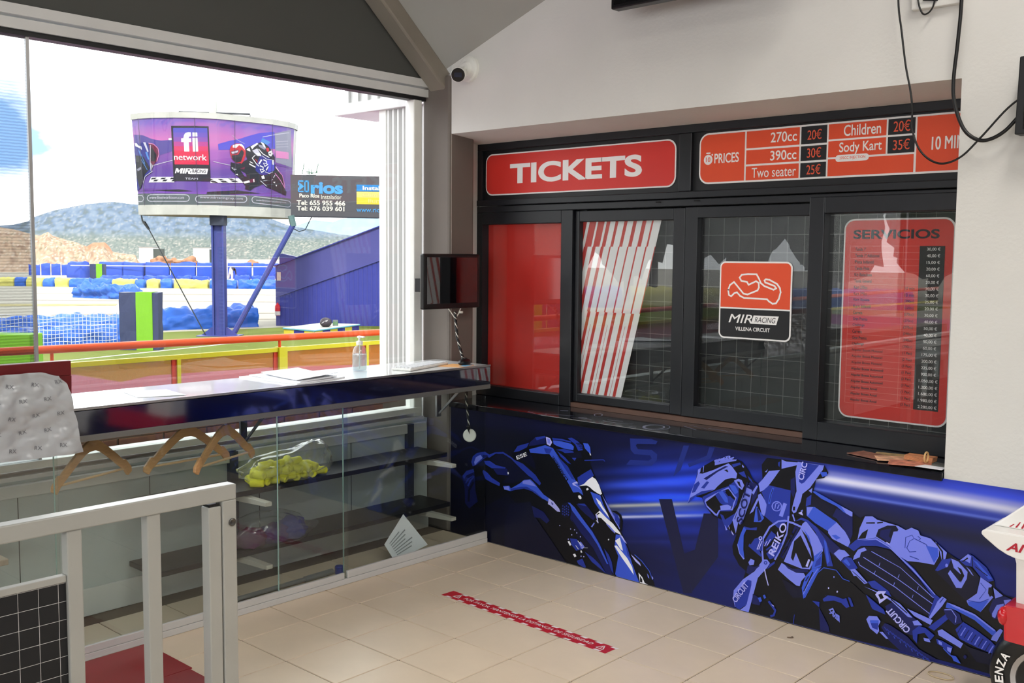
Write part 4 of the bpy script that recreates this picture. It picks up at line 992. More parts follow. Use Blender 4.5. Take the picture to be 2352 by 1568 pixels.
put_text(mb, 'Two seater', F, 1.485, 1.725, 2.094, 2.143, 0, .012); put_text(mb, 'Children', F, 1.962, 2.14, 2.266, 2.318, 0, .012); put_text(mb, 'Sody Kart', F, 1.942, 2.146, 2.178, 2.238, 0, .012)
put_text(mb, '10 MIN', F, 2.372, 2.512, 2.176, 2.234, 0, .04)
for s_, xx in (('20€', 1.78), ('30€', 1.78), ('25€', 1.78)):
    z = {'20€': 2.262, '30€': 2.176, '25€': 2.096}[s_]; put_text(mb, s_, F, xx, xx + .072, z, z + .048, 1, .012)
put_text(mb, '20€', F, 2.198, 2.274, 2.268, 2.318, 1, .012); put_text(mb, '35€', F, 2.198, 2.274, 2.186, 2.234, 1, .012)
mb.poly([(x, .3534, z) for x, z in rrect(1.925, 2.087, 2.148, 2.18, .015)], 0); put_text(mb, '270CC INJECTION', onY(.3529), 1.945, 2.07, 2.156, 2.172, 1, .01)
cx, cz = 1.231, 2.199                                                                               # stopwatch symbol
mb.poly([(cx + .026 * math.cos(a * PI / 9), .3534, cz + .026 * math.sin(a * PI / 9)) for a in range(18)], 0)
mb.poly([(cx - .012, .3534, cz + .03), (cx + .012, .3534, cz + .03), (cx + .012, .3534, cz + .037), (cx - .012, .3534, cz + .037)], 0)
mb.poly([(cx + .018, .3534, cz + .024), (cx + .024, .3534, cz + .018), (cx + .029, .3534, cz + .024), (cx + .023, .3534, cz + .03)], 0)
put_text(mb, '10', onY(.3529), cx - .013, cx + .013, cz - .012, cz + .013, 1, .012)
mb.build('lettering', [M_whitev, mat('price_orange', (232, 92, 60), .5)], pb, normals=False)

sb = empty('services_board', (2.22, .39, 1.4), 'tall red SERVICIOS price list with black price column behind the right pane', 'sign')
plate(sb, 1.961, 2.476, .931, 1.880, .05, .400, .003, M_whitev, 'border'); plate(sb, 1.969, 2.468, .939, 1.872, .043, .398, .003, M_red, 'panel')
MB().box(2.322, 2.434, .3965, .399, 1.003, 1.752).build('price_column', M_blackv, sb)
mb = MB(); F = onY(.3972); G2 = onY(.3958)
put_text(mb, 'SERVICIOS', F, 2.008, 2.408, 1.785, 1.828, 1, .03)
RH = (1.752 - 1.003) / 25
for i in range(26):
    z = 1.752 - RH * i; mb.poly([(1.995, .3970, z - .0006), (2.322, .3970, z - .0006), (2.322, .3970, z + .0006), (1.995, .3970, z + .0006)], 2)
for x in (1.995, 2.248): mb.poly([(x - .0006, .3970, 1.003), (x + .0006, .3970, 1.003), (x + .0006, .3970, 1.752), (x - .0006, .3970, 1.752)], 2)
left = ['Tanda 1ª', 'Tanda 1ª Adicional', 'Pista Infantil', 'Tanda Pista', 'Kit Balaclava', 'Tanda General', 'Kart 270cc', 'Kart 390cc', 'Kart Biplaza', 'Kart Infantil', 'Carrera', 'Gran Premio', 'Challenge', 'Carrera', 'Gran Premio', 'Challenge', 'Alquiler Boxes Motocicl', 'Alquiler Boxes Motocicl', 'Alquiler Boxes Motocicl', 'Alquiler Boxes Automovil', 'Alquiler Boxes Automovil', 'Alquiler Boxes Automovil', 'Alquiler Boxes Anual', 'Alquiler Boxes Anual', 'Alquiler Boxes Anual']
midc = ['', '', '', '', '', '', '10 min', '10 min', '(390cc)', '(120cc)', '(270cc)', '(270cc)', '(270cc)', '(390cc)', '(390cc)', '(390cc)', '(1 Pax)', '(2 Pax)', '(3 Pax)', '(1 Pax)', '(2 Pax)', '(3 Pax)', '(1 Pax)', '(2 Pax)', '(3 Pax)']
prices = ['30,00 €', '40,00 €', '15,00 €', '20,00 €', '60,00 €', '20,00 €', '70,00 €', '30,00 €', '25,00 €', '20,00 €', '30,00 €', '40,00 €', '50,00 €', '40,00 €', '50,00 €', '60,00 €', '175,00 €', '200,00 €', '225,00 €', '900,00 €', '1.050,00 €', '1.200,00 €', '1.680,00 €', '1.980,00 €', '2.280,00 €']
for i in range(25):
    z = 1.752 - RH * (i + 1) + .007; h = .016
    put_text(mb, left[i], F, 2.02, 2.02 + .0065 * len(left[i]), z, z + h, 1, .02)
    if midc[i]: put_text(mb, midc[i], F, 2.262, 2.306, z, z + h, 1, .015)
    put_text(mb, prices[i], G2, 2.385 - .0042 * len(prices[i]), 2.385 + .0042 * len(prices[i]), z, z + h, 0, .02)
mb.build('lettering', [M_whitev, mat('dark_print', (30, 26, 40), .5), mat('table_line', (232, 140, 128), .5)], sb, normals=False)

lg = empty('logo_sign', (1.5, .378, 1.47), 'square red and black sticker with white circuit outline on the sliding pane', 'sign')
plate(lg, 1.303, 1.711, 1.275, 1.674, .032, .3795, .002, M_whitev, 'border')
MB().prism([(x, .3785, z) for x, z in rrect(1.311, 1.703, 1.437, 1.666, .025, corners=(0, 0, 1, 1))], (0, .002, 0)).build('red_field', M_orange, lg)
MB().prism([(x, .3785, z) for x, z in rrect(1.311, 1.703, 1.283, 1.429, .025, corners=(1, 1, 0, 0))], (0, .002, 0)).build('black_field', M_blackv, lg)
trk = [(280, 620), (290, 590), (315, 570), (345, 605), (375, 640), (400, 645), (460, 618), (468, 600), (466, 572), (450, 562), (405, 585), (395, 568), (360, 562), (349, 542), (362, 524), (400, 520), (452, 520), (468, 548), (478, 572), (500, 590), (555, 611), (571, 602), (560, 588), (505, 568), (500, 556), (508, 549), (530, 552), (575, 576), (592, 600), (597, 625), (588, 665), (572, 692), (552, 696), (530, 682), (518, 670), (380, 667), (355, 655), (335, 634), (318, 640), (300, 659), (285, 652)]
pts = [(1.303 + (x - 225) * .000935, 1.674 - (y - 442) * .00083) for x, y in trk]; mb = MB(); n = len(pts)
for i in range(n):
    a, b = Vector(pts[i]), Vector(pts[(i + 1) % n]); d = (b - a).normalized(); q = Vector((-d.y, d.x)) * .0042; a = a - d * .003; b = b + d * .003
    mb.face([(p.x, .3783 - .00002 * (i % 5), p.y) for p in (a + q, b + q, b - q, a - q)])
F = onY(.3780)
put_text(mb, 'MIR', F, 1.362, 1.497, 1.358, 1.402, 0, .04, .25)
mb.poly([(x, .3782, z) for x, z in ((1.490, 1.357), (1.632, 1.357), (1.645, 1.400), (1.505, 1.400))], 0)
put_text(mb, 'RACING', onY(.3776), 1.512, 1.628, 1.365, 1.392, 1, .0, .25); put_text(mb, 'VILLENA CIRCUIT', F, 1.402, 1.598, 1.318, 1.338, 0, .015)
mb.build('lettering', [M_whitev, M_blackv], lg, normals=False)

# ------------------------------------------------------------------ ticket shelf with its print
tsf = empty('ticket_shelf', (1.1, .1, .79), 'long black shelf with faint white line drawings below the ticket window', 'shelf')
MB().prism([(-.313, -.018, .777), (XR - .003, -.018, .777), (XR - .003, .36, .777), (-.428, .36, .777), (-.314, .002, .777)], (0, 0, .034)).build('board', mat('shelf_gloss', (14, 15, 24), .12, var=.1, coat=.3), tsf, bevel=.003)
mb = MB()
for s_ in SHELF_PRINT:
    mb.poly([(x, min(max(y, -.012), .325), .8114) for x, y in dec(s_)])
mb.build('line_print', mat('print_grey', (120, 124, 150), .3), tsf, normals=False)
mb = MB(); put_text(mb, 'PUBLIRACING', lambda x, z: (x, z, .8115), -.05, .02, .18, .2, 0, .01) if False else None

# ------------------------------------------------------------------ printed mural along the front wall
TONE = [(4, 6, 16), (7, 11, 40), (30, 50, 150), (52, 82, 200), (112, 124, 224), (168, 170, 238), (226, 228, 240), (13, 22, 84), (26, 42, 120), (20, 24, 60)]
KM = 1.18
mur = empty('printed_mural', (1.3, -.002, 0), 'dark blue printed wall mural of two motorcycle racers below the ticket shelf', 'mural')
mb = MB(); nx, nz = 260, 150; x_a, x_b = -.313, 5.0
V = [[mb.bm.verts.new((x_a + (x_b - x_a) * i / nx, -.003, .002 + .785 * j / nz)) for i in range(nx + 1)] for j in range(nz + 1)]
for j in range(nz):
    for i in range(nx): mb.bm.faces.new((V[j][i], V[j][i + 1], V[j + 1][i + 1], V[j + 1][i]))
bgm = mb.build('background', mat('mural_print', (0, 0, 0), .33, attr='Col', spec=.4), mur)
def mural_col(co):
    x, z = co.x, co.z
    c = mixc((5, 8, 30), (12, 24, 92), sm(.5, 1.6, x))
    c = mixc(c, (8, 11, 52), .75 * sm(.62, .78, z) * (1 - sm(1.9, 2.3, x)))
    zz = z - .13 * (x - 1.1) / .6
    g = math.exp(-((x - 1.25) / .5) ** 2 - ((zz - .46) / .17) ** 2); s = .72 + .28 * math.sin(zz * 75 + 2.2 * noise.noise((x * 1.5, zz * 9, 0)))
    c = tuple(c[k] + (30, 62, 190)[k] * g * s for k in range(3))
    for z0, wd, am, cc in ((.372, .011, .85, (190, 190, 176)), (.312, .008, .9, (200, 205, 235)), (.345, .016, .5, (110, 108, 100)), (.48, .02, .25, (90, 110, 230)), (.18, .012, .18, (70, 90, 220))):
        z1 = z0 + .12 * (x - .9) / .6; h = am * math.exp(-((z - z1) / wd) ** 2) * sm(.75, .95, x) * (1 - sm(1.15, 1.75, x)); c = mixc(c, cc, h)
    h = sm(1.75, 2.15, x)
    top = math.exp(-((z - .745) / .06) ** 2); c = tuple(c[k] + (34, 42, 100)[k] * top * h for k in range(3))
    for z0, wd, am, cc in ((.706, .024, 1.0, (196, 198, 226)), (.735, .012, .5, (150, 150, 215)), (.655, .008, .75, (110, 130, 225)), (.668, .012, .4, (50, 70, 200))):
        z1 = z0 - .01 * (x - 2.3) + .012 * noise.noise((x * 1.2, z0 * 9, 3)); c = mixc(c, cc, am * h * math.exp(-((z - z1) / wd) ** 2))
    c = mixc(c, (22, 24, 44), .75 * h * math.exp(-((z - .57 + .02 * (x - 2.5)) / .04) ** 2))
    c = mixc(c, (14, 30, 112), .6 * h * (1 - sm(.42, .52, z)))
    n = .5 + .5 * noise.noise((x * 1.3, z * 22, 5)); c = tuple(v * (.82 + .36 * n) for v in c)
    return rgb(tuple(max(0, min(255, v)) for v in c), KM)
colour_layer(bgm, mural_col)
mb = MB()
for i, (tn, s_) in enumerate(MURAL):
    y = -.0036 - .00003 * i; mb.poly([(x, y, z) for x, z in dec(s_)], tn)
mtones = [mat('mural_tone_%d' % i, c, .33, k=KM, spec=.4) for i, c in enumerate(TONE)]
mb.build('rider_print', mtones, mur, normals=False)
mb = MB()
def slant(px_, pz_, ang, y=-.0162):
    c, s = math.cos(ang), math.sin(ang); return lambda x, z: (px_ + x * c - z * s, y, pz_ + x * s + z * c)
put_text(mb, 'ESE', slant(0.2451, 0.5301, 0.4154), 0, 0.0847, 0, 0.0218, 6, 0.02, 0)
put_text(mb, 'DAINESE', slant(0.6234, 0.4744, 2.3292), 0, 0.1605, 0, 0.0174, 0, 0.02, 0)
put_text(mb, 'SCOTT', slant(1.6907, 0.4239, 1.3212), 0, 0.2069, 0, 0.0337, 7, 0.03, 0)
put_text(mb, 'CIRCUIT', slant(1.6705, 0.0340, 0.9944), 0, 0.1214, 0, 0.0291, 5, 0.02, 0)
put_text(mb, 'CIRC', slant(1.9947, 0.6840, 1.3517), 0, 0.0836, 0, 0.0281, 5, 0.02, 0)
put_text(mb, 'CIRCUIT', slant(2.5049, 0.1221, 2.4418), 0, 0.1180, 0, 0.0326, 5, 0.03, 0)
put_text(mb, 'REIKO', slant(1.8615, 0.3023, 1.1922), 0, 0.1733, 0, 0.0328, 5, 0.02, 0)
put_text(mb, 'Ana', slant(2.1389, 0.1012, -0.5239), 0, 0.0509, 0, 0.0258, 4, 0.03, 0)
put_text(mb, 'SXR', slant(1.5352, 0.6942, 0.3955), 0, 0.1049, 0, 0.0187, 4, 0.03, 0)
put_text(mb, 'POL', slant(1.8934, 0.2991, 1.1204), 0, 0.1743, 0, 0.0159, 0, 0.0, 0)
mb.build('lettering', mtones, mur, normals=False)

# ================================================================== COUNTER WITH GLASS DISPLAY
dc = empty('display_counter', (0, -1.6, 0), 'long glossy navy counter with a white top and sliding glass front under the window', 'counter')
M_top = mat('white_laminate', (238, 240, 240), .12, var=.02, coat=.5); M_navy = mat('navy_gloss', (10, 13, 44), .06, spec=.9, ior=1.9, coat=.6)
YE, YW = -.018, -4.4
MB().box(-.43, .03, YW, YE, 1.045, 1.06).build('worktop', M_top, dc, bevel=.003)
MB().box(-.002, .03, YW, YE, .948, 1.0515).build('fascia', M_navy, dc)
MB().box(.0301, .034, YW, YE, 1.0525, 1.0625).build('edge_strip', M_steel, dc)
MB().box(-.43, .034, YW, YE, .922, .9475).build('lower_trim', mat('trim_grey', (120, 120, 118), .3, metal=.4), dc, bevel=.002)
MB().box(-.43, -.002, YW, YE, .948, 1.044).build('carcass', M_panel, dc)
mb = MB().box(.0302, .0325, -.135, YE, .95, 1.042); mb.build('clear_end_cap', glass('acrylic', (.9, .92, .93), .12), dc)
for a, b, x in ((-1.07, -.02, -.006), (-1.475, -1.05, .006), (-2.53, -1.455, -.006), (-3.5, -2.52, .006), (-4.4, -3.49, -.006)):
    MB().box(x - .003, x + .003, a, b, .03, .922).build('glass_door', M_dglass, dc)
    MB().box(x - .0035, x + .0035, a - .001, a + .002, .03, .921).build('glass_edge', mat('glass_edge', (150, 178, 170), .15), dc)
MB().box(-.018, .018, YW, YE, 0.0005, .03).build('bottom_track', M_alu, dc, bevel=.002)
MB().box(.0, .016, -1.06, YE, .031, .068).build('door_shoe', M_alu, dc, bevel=.002); MB().box(-.0, .016, YW, -1.08, .031, .062).build('door_shoe', M_alu, dc, bevel=.002)
for y in (-.07, -1.43, -2.9):
    MB().box(-.36, -.345, y - .018, y + .018, .72, .921).box(-.36, -.14, y - .018, y + .018, .908, .9215).prism([(-.35, y - .004, .74), (-.335, y - .004, .74), (-.15, y - .004, .90), (-.165, y - .004, .91)], (0, .008, 0)).build('bracket', M_steel if y > -1 else mat('bracket_dark', (58, 60, 66), .5), dc)

sh = empty('wall_shelving', (-.45, -1.1, 0), 'dark two-level shelving on grey arms inside the glass display', 'shelving')
M_up = mat('upright_dark', (60, 64, 78), .5); M_arm = mat('arm_grey', (196, 192, 182), .4)
for y in (-.185, -1.41): MB().box(-.50, -.47, y - .024, y + .024, .13, .672).build('upright', M_up, sh)
MB().box(-.468, -.205, -2.0, -.135, .502, .528).build('shelf_board', M_shelf, sh, bevel=.003); MB().box(-.49, -.22, -1.98, -.095, .192, .218).build('shelf_board', M_shelf, sh, bevel=.003)
for y in (-.30, -1.50, -.19 + .02, -1.41):
    pass
for z in (.498, .188):
    for y in (-.25, -1.50):
        MB().prism([(-.49, y - .018, z - .045), (-.49, y - .018, z), (-.03, y - .018, z), (-.03, y - .018, z - .02)], (0, .036, 0)).build('shelf_arm', M_arm, sh, bevel=.002)
s2_ = empty('wooden_shelf', (-.3, -2.9, .4), 'pale wooden shelf board at the far left inside the display', 'shelf')
MB().box(-.48, -.2, -3.3, -2.64, .41, .435).build('board', mat('pale_wood', (176, 160, 140), .5, var=.1, stretch=(1, 8, 8)), s2_, bevel=.003)
MB().box(-.5, -.46, -2.95, -2.91, .2, .41).build('upright', M_up, s2_)

# things inside the display
random.seed(11)
plug_me = None
M_foam = mat('yellow_foam', (226, 222, 40), .8, rnd=.12, bump=.2, bscale=120)
def plug(x, y, z, rx, ry, rz, s=1):
    global plug_me
    if plug_me is None:
        o = MB().lathe([(.006, -.034), (.018, -.034), (.021, -.03), (.021, .03), (.018, .034), (.006, .034), (.006, -.034)], (0, 0, 0), (0, 0, 1), 12).build('foam_roller', M_foam, smooth=True); plug_me = o.data
    else: o = bpy.data.objects.new('foam_roller', plug_me); COL.objects.link(o)
    o.location = (x, y, z); o.rotation_euler = (rx, ry, rz); o.scale = (s, s, s)
    tag(o, 'small bright yellow foam roller inside the clear bag on the upper shelf', 'foam roller', 'yellow foam rollers in the bag')
for lay, (n, z, hw) in enumerate(((9, .551, .21), (8, .588, .17), (5, .622, .11))):
    for k in range(n):
        for xr in ((-.285, -.235) if lay < 2 else (-.26,)):
            plug(xr + random.uniform(-.01, .01), -1.235 - .02 * lay + hw * (2 * (k + .5) / n - 1) * 1.05, z + random.uniform(-.004, .006), random.uniform(1.2, 1.9), random.uniform(-.4, .4), random.uniform(0, 3))
M_bag = glass('clear_plastic', (.93, .94, .94), .10, rough=.12, milky=.06, wrinkle=14)
mb = MB().blob((-.26, -1.22, .60), (.085, .275, .088), 4, .28, 3, freq=2.6, flat=.071)
for v in mb.bm.verts:
    t = sm(-1.22, -1.0, v.co.y); v.co.z += .05 * t * sm(.55, .66, v.co.z); v.co.z = max(v.co.z, .529)
o = mb.build('plastic_bag', M_bag); tag(o, 'crumpled clear plastic bag full of yellow foam rollers on the upper shelf', 'bag')
mb = MB().blob((-.28, -1.33, .29), (.10, .27, .095), 4, .3, 9, freq=2.5, flat=.07)
for v in mb.bm.verts: v.co.z = max(v.co.z, .219) + (.0 if v.co.y < -1.3 else -.05 * sm(-1.3, -1.08, v.co.y) * sm(.24, .36, v.co.z))
o = mb.build('plastic_bag', glass('clear_plastic_dull', (.9, .91, .92), .06, rough=.15, milky=.03, wrinkle=12)); tag(o, 'clear plastic bag of purple and blue cloth on the lower shelf', 'bag')
for i, (y, c, nm, lb) in enumerate(((-1.44, (92, 42, 84), 'folded_cloth', 'crumpled plum purple cloth inside the lower clear bag'), (-1.31, (70, 46, 110), 'folded_cloth', 'violet cloth in the middle of the lower clear bag'), (-1.20, (48, 58, 132), 'folded_cloth', 'dark blue cloth at the right end of the lower clear bag'))):
    mb = MB().blob((-.28, y, .255), (.075, .085, .055 if i < 2 else .075), 3, .3, i + 20, freq=3, flat=.034 if i < 2 else .034); o = mb.build(nm, mat('cloth_%d' % i, c, .8, bump=.3, bscale=30)); tag(o, lb, 'cloth')
mb = MB(); fs = [(0, -.655, .033), (0, -.39, .033), (0, -.39, .033)]
lp = empty('printed_sheet', (-.14, -.55, .03), 'white printed sheet leaning at a tilt behind the display glass', 'paper')
PA, PB, PC, PD = Vector((-.085, -.655, .008)), Vector((-.09, -.40, .046)), Vector((-.165, -.52, .232)), Vector((-.13, -.69, .10))
MB().prism([PA, PB, PC, PD], (.0015, 0, .001)).build('sheet', M_paper, lp)
mb = MB()
for i in range(7):
    a = .82 - .1 * i; ww = .5 + .3 * ((i * 37) % 10) / 10
    p = lambda u, v: (PA * (1 - u) + PB * u) * (1 - v) + (PD * (1 - u) + PC * u) * v + Vector((.0045, -.001, .003))
    mb.face([p(.14, a), p(.14 + ww * .85, a), p(.14 + ww * .85, a - .035), p(.14, a - .035)])
mb.build('print_lines', mat('print_pale', (150, 156, 160), .7), lp, normals=False)
o = MB().lathe([(.0, 0), (.022, 0), (.024, .005), (.024, .038), (.02, .043), (0, .043)], (-.15, -.985, .0005), (0, 0, 1), 18).build('bottle_cap', mat('cap_blue', (24, 52, 140), .4), smooth=False); tag(o, 'round dark blue plastic cap on the display floor', 'cap')
o = MB().tube([(-.15, -1.62, .018), (-.16, -1.2, .018)], .012, 8).tube([(-.16, -1.2, .018), (-.165, -1.02, .018)], .016, 8).build('grey_rod', mat('rod_grey', (120, 122, 122), .4)); tag(o, 'thin grey metal rod lying on the display floor', 'rod')

# wooden hangers hooked under the counter
M_hbar = mat('hanger_bar', (214, 182, 140), .45)
def hanger(c, d, label):
    h = empty('clothes_hanger', c, label, 'hanger', 'wooden hangers under the counter', math.atan2(d[1], d[0]))
    prof = []
    top = [(-.228, -.160), (-.226, -.138), (-.19, -.098), (-.181, -.103), (-.14, -.066), (-.09, -.026), (-.05, .003), (-.022, .017), (0, .020)]
    bot = [(-.205, -.176), (-.188, -.152), (-.165, -.132), (-.12, -.096), (-.08, -.064), (-.045, -.040), (-.02, -.030), (0, -.028)]
    out = top + [(-x, z) for x, z in top[-2::-1]] + [(-x, z) for x, z in bot] + [(x, z) for x, z in bot[-2::-1]]
    MB().prism([(x, -.008, z) for x, z in out], (0, .016, 0)).build('shoulder', M_wood, h, local=True, bevel=.003)
    MB().tube([(-.185, 0, -.142), (.185, 0, -.142)], .0055, 8).build('trouser_bar', M_hbar, h, local=True)
    MB().tube([(0, 0, .008), (0, 0, .03), (.008, 0, .038), (.014, 0, .044), (.008, 0, .05), (0, 0, .05)], .0018, 6).build('hook', M_steel, h, local=True)
hanger((-.155, -2.30, .872), (-.2, .51), 'leftmost wooden clothes hanger below the counter beside the wrapped sheet')
hanger((-.185, -1.835, .872), (-.03, .44), 'middle wooden hanger below the counter, behind another hanger')
hanger((-.085, -1.70, .872), (-.19, .47), 'rightmost wooden hanger below the counter, in front of another one')
o = MB().tube([(-.2, -2.5, .916), (-.2, -1.4, .916)], .004, 6).build('hanger_rod', M_steel); o.parent = dc; o.matrix_parent_inverse = world_of(dc).inverted()

# ------------------------------------------------------------------ on the counter
bt = empty('sanitizer_bottle', (-.25, -.76, 1.06), 'clear pump bottle of gel standing on the white counter', 'bottle')
MB().lathe([(.034, 0), (.040, .004), (.040, .085), (.038, .105), (.030, .128), (.016, .140), (.016, .145)], (-.25, -.76, 1.0605), seg=24).build('body', glass('bottle_plastic', (.86, .9, .92), .08, milky=.10), bt, smooth=True)
MB().lathe([(.036, .005), (.0375, .01), (.0375, .09), (.033, .092)], (-.25, -.76, 1.0605), seg=24).build('gel', glass('gel', (.80, .86, .88), .03, milky=.12), bt, smooth=True)
MB().box(-.25, -.2095, -.79, -.73, 1.09, 1.14).build('label_sticker', mat('sticker_pale', (214, 222, 226), .5), bt) if False else None
MB().lathe([(.018, .143), (.018, .160), (.012, .163), (.006, .166), (.006, .18), (.013, .181), (.013, .19), (.0, .192)], (-.25, -.76, 1.0605), seg=18).box(-.25, -.208, -.766, -.754, 1.2435, 1.2515).build('pump', M_white, bt)
MB().tube([(-.25, -.76, 1.07), (-.25, -.76, 1.203)], .003, 6).build('dip_tube', M_white, bt)

def sheet(name, pts, z, label, m=M_paper, group=None, th=.0015, curl=0, cat='paper'):
    mb = MB(); n = 8; a, b, c, d = [Vector((*p, z)) for p in pts]; G_ = []
    for j in range(n + 1):
        row = []
        for i in range(n + 1):
            p = (a * (1 - i / n) + b * (i / n)) * (1 - j / n) + (d * (1 - i / n) + c * (i / n)) * (j / n)
            p.z += curl * ((i / n) ** 3) * (j / n) + curl * .5 * (1 - i / n) ** 3; row.append(p)
        G_.append(row)
    vb = [[mb.bm.verts.new(p) for p in r] for r in G_]; vt = [[mb.bm.verts.new(p + Vector((0, 0, th))) for p in r] for r in G_]
    for j in range(n):
        for i in range(n):
            mb.bm.faces.new((vt[j][i], vt[j][i + 1], vt[j + 1][i + 1], vt[j + 1][i])); mb.bm.faces.new((vb[j][i], vb[j + 1][i], vb[j + 1][i + 1], vb[j][i + 1]))
    for k in range(n):
        for q0, q1 in ((vb[0], vt[0]), (vb[n], vt[n])): mb.bm.faces.new((q0[k], q0[k + 1], q1[k + 1], q1[k]))
        for i in (0, n): mb.bm.faces.new((vb[k][i], vb[k + 1][i], vt[k + 1][i], vt[k][i]))
    o = mb.build(name, m); tag(o, label, cat, group); return o
sheet('paper_pile', [(-.43, -1.40), (.012, -1.36), (-.05, -1.02), (-.42, -1.04)], 1.0605, 'lowest and widest sheets of the paper pile on the counter', th=.006)
sheet('paper_sheet', [(-.40, -1.36), (-.005, -1.33), (-.05, -1.07), (-.40, -1.08)], 1.067, 'middle layer of white sheets in the paper pile on the counter', th=.006, curl=.004)
sheet('paper_sheet', [(-.37, -1.31), (-.02, -1.34), (-.03, -1.08), (-.41, -1.05)], 1.0775, 'top curled white sheet of the paper pile on the counter', th=.002, curl=.016)
sheet('paper_sheet', [(-.31, -2.08), (-.10, -2.12), (-.02, -1.93), (-.25, -1.90)], 1.0605, 'single white sheet lying alone near the red stand on the counter', th=.0015, curl=.002)
sheet('paper_sheet', [(-.26, -2.16), (-.06, -2.20), (-.05, -2.02), (-.24, -1.99)], 1.0605, 'white slip lying half under the lone sheet on the counter', th=.0008) if False else None
lf = sheet('leaflet', [(-.13, -.30), (.02, -.24), (-.01, -.11), (-.15, -.15)], 1.0605, 'small orange and blue leaflet under the black mouse', mat('leaflet_orange', (236, 176, 110), .5), cat='leaflet')
MB().poly([(-.03, -.22, 1.0623), (.012, -.205, 1.0623), (-.012, -.118, 1.0623), (-.06, -.13, 1.0623)]).build('blue_field', mat('leaflet_blue', (120, 180, 220), .5), lf)

kb = empty('keyboard', (-.15, -.40, 1.06), 'slim white computer keyboard near the end of the counter', 'keyboard', rz=math.atan2(.30, .14))
MB().box(-.21, .21, -.062, .062, .001, .014).build('case', M_white, kb, local=True, bevel=.004)
kme = None
for r in range(5):
    for c in range(14):
        if kme is None: o = MB().box(-.0115, .0115, -.009, .009, 0, .005).build('key', mat('key_white', (222, 224, 226), .5), kb, local=True, bevel=.0015); kme = o.data
        else: o = bpy.data.objects.new('key', kme); COL.objects.link(o); o.parent = kb
        o.location = (-.19 + .0285 * c + (.004 * r), .044 - .0215 * r, .0135)
kb.rotation_euler[2] = math.atan2(.34, -.10)
ms = empty('computer_mouse', (-.075, -.125, 1.062), 'black computer mouse at the right end of the counter', 'mouse', rz=1.9)
mb = MB().blob((0, 0, .012), (.056, .032, .024), 3, 0, 0, flat=.011); mb.build('body', M_plastic_black, ms, local=True, smooth=True)
MB().tube([(.0, -.002, .036), (.02, -.001, .035)], .004, 8).build('wheel', mat('rubber_grey', (60, 60, 62), .6), ms, local=True)

mo = empty('monitor', (-.2, -.09, 1.54), 'small black monitor on an arm beside the corner post', 'monitor')
MB().box(-.235, -.203, -.33, .132, 1.381, 1.702).build('housing', M_plastic_black, mo, bevel=.008)
MB().box(-.2035, -.2005, -.305, .108, 1.413, 1.682).build('screen', mat('screen_glass', (5, 5, 8), .04, spec=.8, ior=1.7, coat=.5), mo)
MB().box(-.31, -.235, -.14, -.06, 1.50, 1.58).box(-.40, -.30, -.115, -.085, 1.525, 1.555).build('wall_arm', M_plastic_black, mo)
MB().box(-.42, -.36, -.20, -.11, 1.475, 1.555).build('arm_joint', M_plastic_black, mo)
M_lead = mat('white_lead', (210, 206, 196), .5)
pp = [Vector(p) for p in ((-.20, -.08, 1.36), (-.19, -.085, 1.31), (-.165, -.095, 1.21), (-.125, -.1, 1.12), (-.10, -.11, 1.085))]
def twist(name, pp, label, r=.0058, turns=7):
    root = empty(name, pp[-1], label, 'cable'); n = 40; L = []
    for k in range(n + 1):
        t = k / n * (len(pp) - 1); i = min(int(t), len(pp) - 2); L.append(pp[i].lerp(pp[i + 1], t - i))
    for ph, m, nm in ((0, M_plastic_black, 'black_lead'), (PI * .66, M_plastic_black, 'black_lead'), (PI * 1.33, M_lead, 'white_lead')):
        MB().tube([p + Vector((math.cos(turns * 2 * PI * k / n + ph), math.sin(turns * 2 * PI * k / n + ph), 0)) * r * .8 for k, p in enumerate(L)], r * (.95 if m is M_plastic_black else .55), 6, 0).build(nm, m, root, smooth=True)
    return root
tw1 = twist('twisted_cable', pp, 'black and white twisted cable from the monitor to the counter')
MB().tube([(-.225, -.115, 1.385), (-.21, -.095, 1.35), (-.198, -.083, 1.325)], .003, 6).tube([(-.22, -.01, 1.385), (-.20, -.05, 1.35), (-.195, -.075, 1.33)], .004, 6).build('white_lead', M_lead, tw1)
MB().lathe([(.0, 0), (.012, 0), (.012, .012), (0, .012)], (-.195, -.035, 1.352), (0, 0, 1), 10).build('ferrite_bead', M_lead, tw1)
tw2 = twist('twisted_cable', [Vector(p) for p in ((-.12, -.06, .919), (-.125, -.06, .85), (-.11, -.06, .76), (-.095, -.062, .67))], 'black twisted cable hanging below the end of the counter', .005, 5)
dsk = MB().lathe([(0, 0), (.034, 0), (.039, .004), (.039, .010), (.034, .014), (0, .014)], (-.098, -.055, .634), (.62, -.75, .1), 24); o = dsk.build('white_disc', M_white, tw2)
MB().prism([(-.098, -.074, .67), (-.115, -.07, .69), (-.08, -.078, .69), (-.076, -.078, .645)], (.004, -.004, 0)).build('black_clip', M_plastic_black, tw2)

